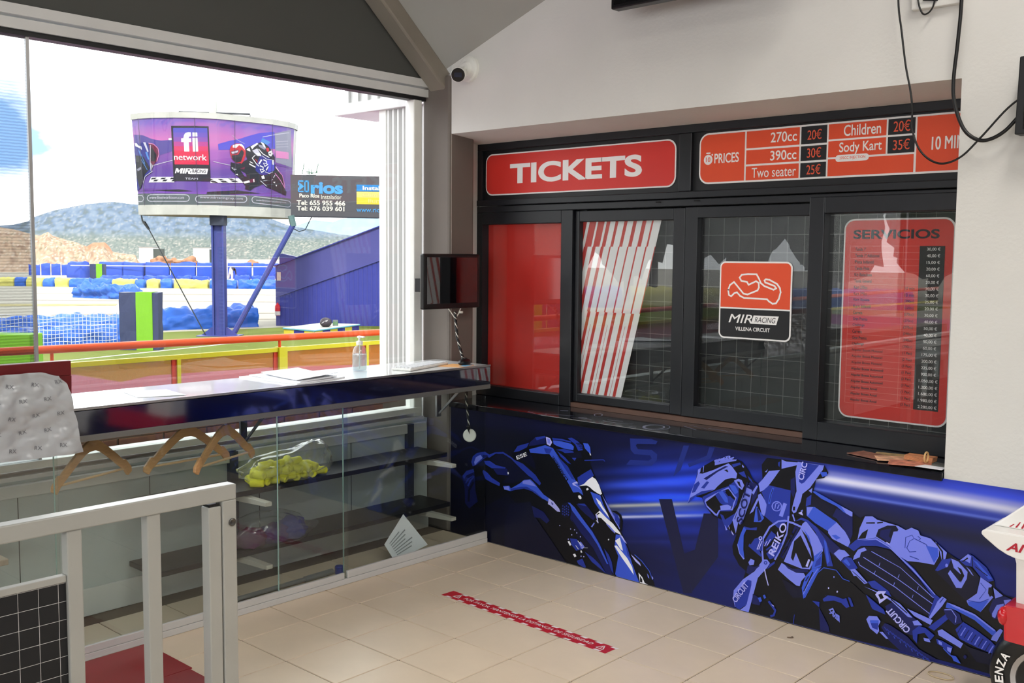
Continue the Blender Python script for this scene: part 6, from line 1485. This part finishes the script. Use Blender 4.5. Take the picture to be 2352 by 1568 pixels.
def local_box(mb, c, hx, hy, z0, z1, e=ea, n=en):
    P = [Vector(c) + e * a * hx + n * b * hy for a, b in ((-1, -1), (1, -1), (1, 1), (-1, 1))]
    mb.prism([(p.x, p.y, z0) for p in P], (0, 0, z1 - z0)); return mb
mb = local_box(MB(), pc, .125, .03, GZ, 2.6); local_box(mb, pc + ea * .13, .02, .12, GZ, 2.6); local_box(mb, pc - ea * .13, .02, .12, GZ, 2.6); mb.build('pole', M_bblue, bb)
mb = local_box(MB(), pc, .17, .15, 2.40, 2.64); mb.build('pole_collar', om('collar', (70, 76, 92), .5, var=.2), bb)
mb = MB(); mb.prism([pc + ea * -.5 + Vector((0, 0, GZ)), pc + ea * .5 + Vector((0, 0, GZ)), pc + ea * .42 + Vector((0, 0, GZ + .05)), pc + ea * .2 + Vector((0, 0, GZ + .22)), pc - ea * .2 + Vector((0, 0, GZ + .22)), pc - ea * .42 + Vector((0, 0, GZ + .05))], en * .05); mb.build('gusset', M_bblue, bb)
local_box(MB(), pc, .5, .3, GZ, GZ + .03).build('base_plate', M_bblue, bb)
MB().tube([(-17.56, 9.34, GZ), (-16.60, 10.49, 2.45)], .065, 10).build('strut', M_bblue, bb); MB().tube([(-16.60, 10.49, 2.40), (-16.64, 10.45, 2.66)], .08, 6).build('strut_joint', om('joint_green', (110, 140, 140), .5), bb)
MB().tube([(-17.95, 8.86, GZ), (-19.25, 8.06, 2.40)], .014, 6).tube([(-19.2, 8.09, 2.3), (-19.30, 8.03, 2.46), (-19.34, 8.0, 2.5), (-19.37, 7.99, 2.64)], [.03, .04, .02, .02], 6).build('guy_cable', om('cable_dark', (60, 66, 70), .5), bb)
MB().tube([(-18.85, 8.75, 5.10), (-18.85, 8.75, 5.17), (-17.55, 9.92, 5.13), (-17.55, 9.92, 5.02)], .025, 6).build('top_bar', om('bar_dark', (90, 92, 98), .5), bb)
mb = local_box(MB(), (-18.24, 9.33, 0), .085, .06, 5.03, 5.42); mb.build('top_lamp', M_zinc, bb)
# dark advertising board beside the billboard
ab = empty('advertising_board', (-16.66, 10.46, 2.64), 'dark grey advertising board with blue and white lettering right of the drum billboard', 'sign')
a0 = Vector((-16.66, 10.46, 2.655)); eb_ = Vector((.742, .670, -.010)); 
def abp(x, z, o=.0): p = a0 + eb_ * x + en * o; return (p.x, p.y, p.z + z)
MB().prism([abp(0, 0), abp(3.4, 0), abp(3.4, 1.0), abp(0, 1.0)], -en * .06).build('board', om('board_grey', (92, 92, 98), .5), ab)
MB().prism([abp(0, -.025, .01), abp(3.4, -.025, .01), abp(3.4, .0, .01), abp(0, .0, .01)], -en * .08).build('lower_trim', om('board_dark', (50, 52, 62), .5), ab)
S_ = .01067
def gp_(gx, gy): return ((280 + .26361 * gx - 668) * S_, (498.5 - (220 + .26361 * gy)) * S_)
mb = MB()
def ar(x0, y0, x1, y1, mi, o=.004): a = gp_(x0, y1); b = gp_(x1, y0); mb.face([abp(a[0], a[1], o), abp(b[0], a[1], o), abp(b[0], b[1], o), abp(a[0], b[1], o)], mi)
def at_(s_, x0, y0, x1, y1, mi, bold=0, sh_=0): a = gp_(x0, y1); b = gp_(x1, y0); put_text(mb, s_, lambda x, z: abp(x, z, .008), a[0], b[0], a[1], b[1], mi, bold, sh_)
for q in ((1536, 748, 1584, 760), (1536, 838, 1584, 850), (1536, 748, 1546, 790), (1536, 810, 1546, 850), (1592, 748, 1632, 762), (1592, 836, 1632, 850), (1620, 748, 1632, 850), (1592, 748, 1602, 850)): ar(*q, 0)
a = [gp_(*p) for p in ((1548, 765), (1590, 800), (1548, 835))]; mb.face([abp(*p, .004) for p in a], 0)
at_('rıos' if False else 'rios', 1648, 760, 1928, 862, 0, .045); at_('Paco Ríos', 1548, 862, 1722, 896, 1, .03); at_('Instalador', 1738, 868, 1915, 906, 1, .0); at_('Tel: 655 955 466', 1524, 918, 1948, 962, 1, .03); at_('Tel: 676 039 601', 1524, 968, 1940, 1010, 1, .03)
ar(2046, 776, 2700, 832, 2); ar(2046, 836, 2700, 886, 3); ar(2046, 886, 2700, 944, 4); at_('Instalaciones', 2100, 786, 2470, 822, 1, .03); at_('Climatización', 2100, 846, 2470, 878, 5); at_('Iluminación', 2150, 896, 2470, 932, 5); at_('www.riosdecinstalaciones' if False else 'www.riosc', 2046, 974, 2300, 1012, 0, .015)
mb.build('lettering', [om('sign_blue', (84, 170, 240), .5), om('sign_white', (244, 240, 226), .5), om('sign_band_blue', (40, 140, 214), .5), om('sign_pale', (226, 220, 130), .5), om('sign_yellow', (246, 216, 70), .5), om('sign_cream', (236, 226, 150), .5)], ab, normals=False)
MB().tube([abp(.5, -.02, -.03), abp(.35, -.33, 0), abp(.2, -.38, 0), abp(.08, -.32, 0), abp(-.02, -.2, 0)], .012, 6).build('loose_cable', om('cable_dark', (60, 66, 70)), ab)
an = empty('antenna', (-16.4, 10.8, 3.66), 'small green antenna sticking up above the dark advertising board', 'antenna')
for (x0, z0, x1, z1) in ((.28, 1.02, .33, 1.28), (.62, 1.06, .68, 1.28), (.38, 1.08, .66, 1.06), (.45, 1.0, .45, 1.17), (.50, 1.02, .52, 1.14), (.40, 1.05, .55, 1.04), (.62, 1.06, .66, 1.10), (.38, 1.0, .62, 1.0)):
    MB().tube([abp(x0, z0, -.03), abp(x1, z1, -.03)], .010, 5).build('rod', om('antenna_green', (70, 120, 96), .5), an)
# blue shed
sd = empty('blue_shed', (-19.9, 12.3, GZ), 'blue clad shed with a rising roof line beside the billboard pole', 'shed')
s0 = Vector((-19.98, 12.28, 0)); es = Vector((.742, .670, 0)); ns = Vector((.669, -.738, 0))
def sp(x, z, o=0): p = s0 + es * x + ns * o; return (p.x, p.y, z)
M_shed = om('shed_blue', (98, 98, 172), .4, var=.06, vscale=1.2)
def zt(x): return 1.37 + .12 * min(x, .3) / .3 + (.14 * min(max(x - .3, 0), .35) / .35) + max(x - .65, 0) * .385
MB().prism([sp(0, GZ), sp(8, GZ), sp(8, zt(8)), sp(.65, zt(.65)), sp(.3, zt(.3)), sp(0, zt(0))], -ns * 5).build('wall', M_shed, sd)
mb = MB(); zs = lambda x: .50 + .36 * x
for k in range(60):
    x = .12 + .13 * k; mb.prism([sp(x, GZ, .0), sp(x, zs(x), .0), sp(x + .03, zs(x), .03), sp(x + .03, GZ, .03)], es * .0001) if False else None
    mb.face([sp(x, GZ, .002), sp(x + .03, GZ, .010), sp(x + .03, zs(x), .010), sp(x, zs(x), .002)]); mb.face([sp(x + .03, GZ, .010), sp(x + .09, GZ, .010), sp(x + .09, zs(x), .010), sp(x + .03, zs(x), .010)]); mb.face([sp(x + .09, GZ, .010), sp(x + .12, GZ, .002), sp(x + .12, zs(x), .002), sp(x + .09, zs(x), .010)])
mb.build('corrugated_skirt', om('shed_deep', (76, 82, 178), .35, var=.05), sd)
MB().prism([sp(.1, zs(.1), .045), sp(8, zs(8), .045), sp(8, zs(8) + .03, .045), sp(.1, zs(.1) + .03, .045)], -ns * .05).build('batten', om('shed_batten', (96, 100, 180), .4), sd)
MB().prism([sp(.02, 1.3, -.4), sp(.02, 1.72, -.4), sp(.10, 1.74, -.4), sp(.75, 1.60, -.4), sp(.75, 1.3, -.4)], -ns * .2).build('roof_upstand', M_shed, sd)
MB().prism([sp(-.03, zt(0), .05), sp(.3, zt(.3), .05), sp(.65, zt(.65), .05), sp(8, zt(8), .05), sp(8, zt(8) + .03, .05), sp(.65, zt(.65) + .03, .05), sp(.3, zt(.3) + .03, .05), sp(-.03, zt(0) + .03, .05)], -ns * 5.1).build('roof_edge', om('shed_edge', (72, 78, 170), .4), sd)
fx = empty('fire_extinguisher', sp(.06, GZ), 'small red fire extinguisher hung on the left edge of the blue shed', 'extinguisher')
c = Vector(sp(.075, -.0, .12)); MB().lathe([(0, 0), (.07, 0), (.075, .02), (.075, .26), (.05, .31), (.025, .33), (.025, .36), (0, .36)], c, seg=14).build('cylinder', om('ext_red', (206, 30, 50), .4, k=1.2), fx, smooth=True)
MB().lathe([(.0765, .0), (.0765, .11)], c + Vector((0, 0, .01)), seg=14).build('white_label', om('ext_white', (240, 232, 232), .5), fx)
o = MB().prism([sp(.04, .98, .006), sp(.15, .98, .006), sp(.15, 1.22, .006), sp(.04, 1.22, .006)], ns * .01).build('notice_sign', om('notice', (244, 218, 212), .5)); tag(o, 'small pale notice sheet on the left edge of the blue shed', 'sign')
# low striped bench with helmet and tin
bn2 = empty('striped_bench', (*BENCH[0], GZ), 'low white-topped bench with yellow and blue striped sides in front of the shed', 'bench')
BT = -.10; c4 = [Vector((*p, BT)) for p in BENCH]
MB().prism(c4, (0, 0, -.03)).build('top', om('bench_top', (236, 232, 216), .6), bn2)
def stripes(a, b, n, flip):
    for k in range(n):
        p, q = a.lerp(b, (k + .02) / n), a.lerp(b, (k + .98) / n); inn = (cen_b - (p + q) / 2); inn.z = 0; inn = inn.normalized() * .03
        MB().prism([p + Vector((0, 0, -.03)) + inn * .5, q + Vector((0, 0, -.03)) + inn * .5, q + Vector((0, 0, -.19)) + inn * .5, p + Vector((0, 0, -.19)) + inn * .5], inn).build('side_block', om('bench_yellow', (250, 230, 70), .5) if (k + flip) % 2 == 0 else om('bench_blue', (56, 62, 160), .5), bn2)
cen_b = sum(c4, Vector()) / 4
stripes(c4[0], c4[1], 3, 0); stripes(c4[1], c4[2], 6, 0)
MB().tube([c4[0] + Vector((0, 0, -.02)), c4[1] + Vector((0, 0, -.02)), c4[2] + Vector((0, 0, -.02))], .018, 6).build('edge_trim', om('trim_cyan', (120, 196, 214), .5), bn2)
hp = c4[1].lerp(c4[2], .36) + (cen_b - c4[1].lerp(c4[2], .36)) * .5
hm = empty('crash_helmet', (hp.x, hp.y, BT), 'dark grey crash helmet lying on the striped bench', 'helmet')
MB().blob((hp.x, hp.y, BT + .115), (.15, .15, .125), 3, .08, 2, flat=.9).build('shell', om('helmet_grey', (84, 76, 84), .4), hm); MB().prism([Vector((hp.x, hp.y, BT + .10)) + en * .145 + ea * a + Vector((0, 0, b)) for a, b in ((-.1, -.01), (.06, .05), (.08, .09), (-.02, .05))], -en * .03).build('visor', om('visor_pale', (226, 222, 226), .3), hm)
tp = c4[1].lerp(c4[2], .72) + (cen_b - c4[1].lerp(c4[2], .72)) * .45
tn = empty('paint_tin', (tp.x, tp.y, BT), 'small grey paint tin standing at the right end of the striped bench', 'tin')
MB().lathe([(0, 0), (.07, 0), (.07, .15), (.06, .15), (.06, .14), (0, .14)], (tp.x, tp.y, BT + .001), seg=16).build('can', om('tin_grey', (140, 150, 156), .4, var=.3, vscale=12), tn); MB().lathe([(.0705, .03), (.0705, .11)], (tp.x, tp.y, BT), seg=16).build('label_band', om('tin_green', (120, 160, 120), .5), tn)
# foam pads
M_padn = om('pad_navy', (58, 70, 112), .5, bump=.4, bscale=7); M_lime = om('pad_lime', (150, 226, 44), .5, k=.85, bump=.3, bscale=7)
def pad(x, y, w, d, h, label, dark=(.0, .44, .56, .92, 1.0), rz=math.radians(42.2)):
    p = empty('foam_pad', (x, y, GZ), label, 'pad', None, rz)
    mb = MB().box(-w / 2, w / 2, -d / 2, d / 2, .01, h); bmesh.ops.subdivide_edges(mb.bm, edges=mb.bm.edges[:], cuts=5, use_grid_fill=True)
    for v in mb.bm.verts:
        n = noise.noise(v.co * 4 + Vector((x, y, 0))); v.co += Vector((n * .015, n * .02, n * .01 if v.co.z > .1 else 0))
    mb.build('cushion', M_padn, p, local=True, smooth=False)
    mb = MB().box(-w / 2 + w * dark[1], -w / 2 + w * dark[3] - w * .06, -d / 2 - .022, d / 2 + .022, .0, h + .012); bmesh.ops.subdivide_edges(mb.bm, edges=mb.bm.edges[:], cuts=4, use_grid_fill=True)
    for v in mb.bm.verts: v.co.y += .012 * noise.noise(v.co * 5)
    mb.build('lime_stripe', M_lime, p, local=True); return p
pad(-15.62, 5.98, .80, .30, 1.20, 'tall navy foam pad with a lime green stripe near the white net')
pad(-68.3, 30.1, 1.05, .4, 1.25, 'distant navy and lime foam pad standing in the far blue barrier')
lb = empty('lime_block', (-13.9, 2.9, GZ), 'lime green block at the left behind the railing', 'block', None, math.radians(42.2))
MB().box(-2.2, .24, -.25, .25, 0, .60).build('body', M_lime, lb, local=True, bevel=.02)
# tarpaulin covered tyre barriers
def tarp(name, a, b, h, d, m, label, cat='barrier', group=None, seed=0, amp=.08, z0=GZ, n=None):
    a = Vector((*a, 0)); b = Vector((*b, 0)); L = (b - a).length; e = (b - a).normalized(); q = Vector((-e.y, e.x, 0)); n = n or max(8, min(90, int(L / (h * .10))))
    prof = [(-.5, 0), (-.52, .35), (-.48, .75), (-.36, .98), (-.1, 1.03), (.15, 1.02), (.38, .96), (.5, .7), (.52, .3), (.5, 0)]; prof = [tuple(p[k] + (q[k] - p[k]) * t for k in (0, 1)) for p, q in zip(prof, prof[1:]) for t in (0, .34, .67)] + [prof[-1]]; mb = MB(); rows = []
    for i in range(n + 1):
        p = a.lerp(b, i / n); row = []
        for (u, v) in prof:
            w = Vector((i * .8 * L / n / h + seed * 3.7, u * 2.2, v * 2.0)); nn = noise.noise(w); n2 = 1.1 * (abs(noise.noise(w * 1.9 + Vector((9, 1, 4)))) * 2 - .6) + .28 * noise.noise(w * 5)
            k = 1 + amp * (nn * 1.6 + n2 * .8) * (1 if v > 0 else .3); row.append(mb.bm.verts.new(Vector((p.x, p.y, z0)) + q * (u * d * k) + Vector((0, 0, v * h * (1 + amp * (nn * 1.8 + n2))))))
        rows.append(row)
    for r0, r1 in zip(rows, rows[1:]):
        for k in range(len(prof) - 1): mb.bm.faces.new((r0[k], r0[k + 1], r1[k + 1], r1[k]))
    mb.bm.faces.new(rows[0]); mb.bm.faces.new(rows[-1]); o = mb.build(name, m, smooth=True); tag(o, label, cat, group); return o
ORD = ['first', 'second', 'third', 'fourth', 'fifth', 'sixth', 'seventh', 'eighth', 'ninth', 'tenth', 'eleventh', 'twelfth']
SEEN = {}
def nth(k): SEEN[k] = SEEN.get(k, -1) + 1; return ORD[SEEN[k]]
M_tarp = om('tarp_blue', (40, 112, 226), .45, k=1.05, var=.16, vscale=2.5, bump=.8, bscale=3.5, spec=.3); M_tarp2 = om('tarp_blue_far', (62, 100, 222), .6, var=.12, vscale=1); M_ty = om('tarp_yellow', (244, 236, 128), .6, var=.1, vscale=2)
tarp('tyre_barrier', (-21.4, 2.2), (-20.16, 7.9), .46, .7, M_tarp, 'long blue tarpaulin-covered tyre barrier behind the white net', seed=1, amp=.13)
tarp('tyre_barrier', (-17.0, 3.3), (-17.61, 6.75), .42, .55, M_tarp, 'nearer lower blue tarpaulin barrier between lime block and foam pad', seed=5, amp=.14)
tarp('tyre_barrier', (-20.75, 8.7), (-20.3, 11.75), .52, .7, M_tarp, 'crumpled blue tarpaulin barrier behind the billboard pole', seed=9, amp=.2)
tarp('tarpaulin_heap', (-41.7, 16.75), (-38.6, 17.5), .55, 1.2, M_tarp, 'blue tarpaulin heap lying alone on the pale track', seed=3, amp=.25)
for i in range(len(YB) - 1):
    (x0, y0, c) = YB[i]; (x1, y1, _) = YB[i + 1]; a = Vector((x0, y0)); b = Vector((x1, y1))
    if c is None: continue
    g = (b - a).normalized() * .07
    tarp('barrier_segment', a + g, b - g, .50, .7, M_ty if c == 'y' else M_tarp, nth(c) + (' pale yellow segment' if c == 'y' else ' blue segment') + ' from the left in the low two-coloured track barrier', 'barrier', ('yellow' if c == 'y' else 'blue') + ' segments of the low barrier', i * 3, .10)
for i, (a, b, h) in enumerate(FARROW):
    tarp('far_barrier', a, b, h, .9 if h > 1 or h < .6 else .45, M_tarp2, nth('tall') + ' tall blue tarpaulin panel from the left of the far netted barrier' if h > 1 else nth('low') + ' low blue tarpaulin lump from the left before the far netted barrier', 'barrier', 'tall panels of the far barrier' if h > 1 else 'low lumps before the far barrier', 40 + i * 2, .05 if h > 1 else .12)
o = MB().tube([(*ROPE[0], .72), (*ROPE[1], .72), (*ROPE[2], .74)], .04, 5).build('white_rope', om('rope_white', (244, 244, 246), .6)); tag(o, 'white rope line along the top of the far blue barrier', 'rope')
nt_ = empty('safety_net', (-16.5, 4.5, GZ), 'white square-mesh safety net strung left of the tall foam pad', 'net')
mb = MB(); na, nb = Vector((-16.05, 5.66, 0)), Vector((-16.9, 1.9, 0)); nc = 52
def netp(i, j): p = na.lerp(nb, i / nc); return Vector((p.x, p.y, GZ + .05 + (.72 + .03 * noise.noise((i * .2, j, 0))) * j / 9 + .012 * math.sin(i * .8 + j)))
for i in range(nc + 1): mb.tube([netp(i, j) for j in range(0, 10, 3)], .006, 3)
for j in range(10): mb.tube([netp(i, j) for i in range(0, nc + 1, 2)], .006 if j not in (6, 9) else .009, 3)
mb.build('cords', om('net_white', (240, 240, 244), .6), nt_, kind='stuff')
# beyond the left end of the window: what the ticket panes mirror
for i, q in enumerate((0, .82, 1.64)): pad(-13.9 + .70 * q, -14.3 - .70 * q, .76, .3, 1.15, nth('mpad') + ' striped foam pad mirrored in the red ticket pane', rz=math.radians(-45))
random.seed(9)
for i in range(17):
    t = i / 8 if i < 9 else (i - 8.5) / 8; bk2 = i >= 9; x, y = -40 + 30 * t - 4.2 * bk2 + random.uniform(-.4, .4), -22 - 26 * t - 4.6 * bk2 + random.uniform(-.4, .4); h = random.uniform(6.5, 9)
    e = empty('tree', (x, y, GZ), nth('back' if bk2 else 'tree') + ' dark green tree of the ' + ('back' if bk2 else 'front') + ' row mirrored in the ticket panes', 'tree', 'trees mirrored in the panes')
    mb = MB()
    for k in range(5): mb.blob((x + random.uniform(-.6, .6), y + random.uniform(-.6, .6), h * random.uniform(.4, .75)), (random.uniform(1.45, 1.8),) * 2 + (h * random.uniform(.25, .34),), 3, .45, i * 5 + k, freq=3.4)
    mb.build('crown', om('tree_green', (66, 84, 52), .9, var=.35, vscale=1.5), e); MB().tube([(x, y, GZ), (x + .1, y, h * .5)], [.25, .16], 8).build('trunk', om('trunk', (96, 78, 60), .9), e)
for i in range(5): tarp('tyre_barrier', (-33 + 4.4 * i, -17 - 3.8 * i), (-28.9 + 4.4 * i, -20.6 - 3.8 * i), .8, .8, M_tarp if i % 2 == 0 else M_ty, nth('mb') + ' tarpaulin barrier in front of the mirrored tree row', seed=60 + i)
# person bending over at the far barrier
def person():
    J = {'pel': (0, 0, .80), 'sp': (.08, -.14, .92), 'ch': (.16, -.40, .90), 'nk': (.20, -.55, .84), 'hd': (.22, -.68, .76), 'kL': (-.10, .0, .42), 'fL': (-.14, .06, .05), 'tL': (-.14, -.10, .03), 'kR': (.12, .02, .42), 'fR': (.22, .10, .05), 'tR': (.22, -.06, .03), 'eL': (.0, -.48, .62), 'hL': (.02, -.55, .40), 'eR': (.34, -.44, .62), 'hR': (.32, -.56, .42), 'shL': (.02, -.42, .88), 'shR': (.30, -.40, .88)}
    R = {'pel': .15, 'sp': .13, 'ch': .15, 'nk': .06, 'hd': .10, 'kL': .075, 'fL': .05, 'tL': .04, 'kR': .075, 'fR': .05, 'tR': .04, 'eL': .045, 'hL': .035, 'eR': .045, 'hR': .035, 'shL': .06, 'shR': .06}
    E_ = [('pel', 'sp'), ('sp', 'ch'), ('ch', 'nk'), ('nk', 'hd'), ('pel', 'kL'), ('kL', 'fL'), ('fL', 'tL'), ('pel', 'kR'), ('kR', 'fR'), ('fR', 'tR'), ('ch', 'shL'), ('shL', 'eL'), ('eL', 'hL'), ('ch', 'shR'), ('shR', 'eR'), ('eR', 'hR')]
    ks = list(J); me = bpy.data.meshes.new('person'); me.from_pydata([J[k] for k in ks], [(ks.index(a), ks.index(b)) for a, b in E_], [])
    o = bpy.data.objects.new('person', me); COL.objects.link(o); md = o.modifiers.new('skin', 'SKIN'); 
    for i, k in enumerate(ks): me.skin_vertices[0].data[i].radius = (R[k], R[k])
    me.skin_vertices[0].data[0].use_root = True; o.modifiers.new('sub', 'SUBSURF').levels = 1
    o.modifiers['sub'].render_levels = 1
    dg = bpy.context.evaluated_depsgraph_get(); m2 = bpy.data.meshes.new_from_object(o.evaluated_get(dg)); o.modifiers.clear(); o.data = m2
    m2.materials.clear()
    for m in (om('trousers_white', (236, 226, 236), .7), om('shirt_dark', (70, 70, 84), .7), om('skin_tone', (190, 140, 116), .6), om('shoe_dark', (60, 60, 66), .6)): m2.materials.append(m)
    for p in m2.polygons:
        c = p.center; p.use_smooth = True
        p.material_index = 3 if c.z < .07 else (2 if (c.y < -.60 or (c.y < -.48 and c.z < .55)) else (1 if c.y < -.08 else 0))
    o.location = (-60.8, 36.5, GZ); o.rotation_euler = (0, 0, math.radians(42.2 + 180 - 25)); o.scale = (1.12, 1.12, 1.12)
    tag(o, 'person in white trousers and dark shirt bending over at the far blue barrier', 'person')
person()
# small far buildings and rocks
for i, (b, d, w_, h, c, lbn) in enumerate(((27.95, 175, 2.2, 2.0, (250, 248, 244), 'small white far building left of the billboard pole'), (30.75, 175, 2.6, 2.0, (248, 246, 240), 'white far building just left of the billboard pole'))):
    x, y, _ = far(b, d, 0); e = empty('far_building', (x, y, GZ), lbn, 'building', None, math.radians(42))
    MB().box(-w_ / 2, w_ / 2, -1.5, 1.5, 0, h + 1.1).build('walls', om('far_white', (255, 255, 255), .7, k=1.9), e, local=True); MB().box(-w_ / 2 - .1, w_ / 2 + .1, -1.6, 1.6, h + 1.1, h + 1.2).build('roof', om('far_roof', (190, 186, 180)), e, local=True)
    MB().box(w_ / 2 - .05, w_ / 2 + 1.0, -1.2, 1.2, 0, h + .9).build('side_wing', om('far_dark', (96, 104, 100)), e, local=True)
for i, (b, d, r) in enumerate(((28.6, 165, .9), (29.15, 172, .75), (30.05, 166, .8), (33.3, 170, .6))):
    x, y, _ = far(b, d, 0); o = MB().blob((x, y, GZ + .9 * r), (r * 1.5, r * 1.5, r * .95), 3, .7, i, freq=1.6).build('boulder', om('rock_orange', (206, 150, 118), .9, var=.2, vscale=1)); tag(o, ORD[i] + ' orange-brown boulder from the left beyond the far blue barrier', 'boulder', 'distant boulders')
# terrain
def terrain(name, table, d0, d1, z0, fcol, nb, nr, amp, power, ext=(8, 60), rough=1.0, freq=.35):
    tb = [(table[0][0] - 40, table[0][1])] + table + [(table[-1][0] + 40, table[-1][1])]
    def el(b):
        for (b0, e0), (b1, e1) in zip(tb, tb[1:]):
            if b <= b1: return e0 + (e1 - e0) * (b - b0) / (b1 - b0)
        return tb[-1][1]
    mb = MB(); rows = []; cols = []
    for j in range(nr + 2):
        row = []
        for i in range(nb + 1):
            b = ext[0] + (ext[1] - ext[0]) * i / nb; t = min(j / nr, 1); d = d0 + (d1 - d0) * t; e0 = (z0 - CZ) / d0; e1 = el(b)
            n = noise.fractal(Vector((b * freq * 3, t * freq * 9, 3.3)), .9, 2.1, 5); e = e0 + (e1 - e0) * t ** power + amp * n * math.sin(PI * min(t, .98)) * rough
            if t == 1 and j == nr: e = e1 + amp * .12 * n
            if j == nr + 1: e = e0; d = d1 * 1.05
            row.append(mb.bm.verts.new(far(b, d, CZ + e * d))); cols.append((b, t, e))
        rows.append(row)
    for r0, r1 in zip(rows, rows[1:]):
        for k in range(nb): mb.bm.faces.new((r0[k], r0[k + 1], r1[k + 1], r1[k]))
    o = mb.build(name, om(name + '_earth', (0, 0, 0), .95, attr='Col'), smooth=True); o['kind'] = 'structure'
    a = o.data.color_attributes.new('Col', 'FLOAT_COLOR', 'POINT')
    for i, (b, t, e) in enumerate(cols): a.data[i].color = rgb(tuple(max(0, min(255, v)) for v in fcol(b, t, e)), KO)
    return o
def c_ridge_hazed(b, t, e):
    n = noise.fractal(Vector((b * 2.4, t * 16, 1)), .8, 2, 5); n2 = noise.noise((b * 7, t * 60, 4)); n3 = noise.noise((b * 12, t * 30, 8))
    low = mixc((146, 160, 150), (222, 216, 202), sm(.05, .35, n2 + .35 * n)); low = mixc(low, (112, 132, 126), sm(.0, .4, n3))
    hi = mixc((118, 148, 184), (152, 174, 200), sm(-.2, .4, n)); hi = mixc(hi, (206, 208, 208), .75 * sm(.22, .48, n3 + .5 * n2)); hi = mixc(hi, (112, 132, 140), sm(.1, .5, -n))  # upper slopes pale blue-grey: air haze put into the colour
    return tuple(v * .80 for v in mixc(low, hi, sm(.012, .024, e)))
terrain('mountain_ridge', E1, 420, 4500, -1.6, c_ridge_hazed, 760, 70, .0022, 1.35)
terrain('far_mountains', E2, 5200, 9000, 20, lambda b, t, e: mixc((150, 190, 214), (176, 204, 220), .5 + .5 * noise.noise((b * 3, t * 8, 2))), 200, 10, .0008, 1.0, (33.5, 70))  # paler blue still: haze of distance is part of this colour
def c_hill(b, t, e):
    n = noise.fractal(Vector((b * 3.2, t * 9, 2)), .8, 2, 5); n2 = noise.noise((b * 14, t * 40, 5))
    c = mixc((206, 176, 146), (168, 134, 108), sm(-.1, .5, n)); c = mixc(c, (236, 220, 200), sm(.15, .5, n2)); c = mixc(c, (118, 112, 84), .8 * sm(.25, .6, -n - .3 * n2) * sm(.3, .6, t))
    return mixc(c, (204, 128, 88), .7 * sm(24.6, 25.0, b) * (1 - sm(26.0, 26.3, b)) * sm(.75, .9, t))
terrain('rocky_hill', E3, 118, 175, GZ, c_hill, 340, 44, .0042, .9, (4, 28.4), 1, .9)
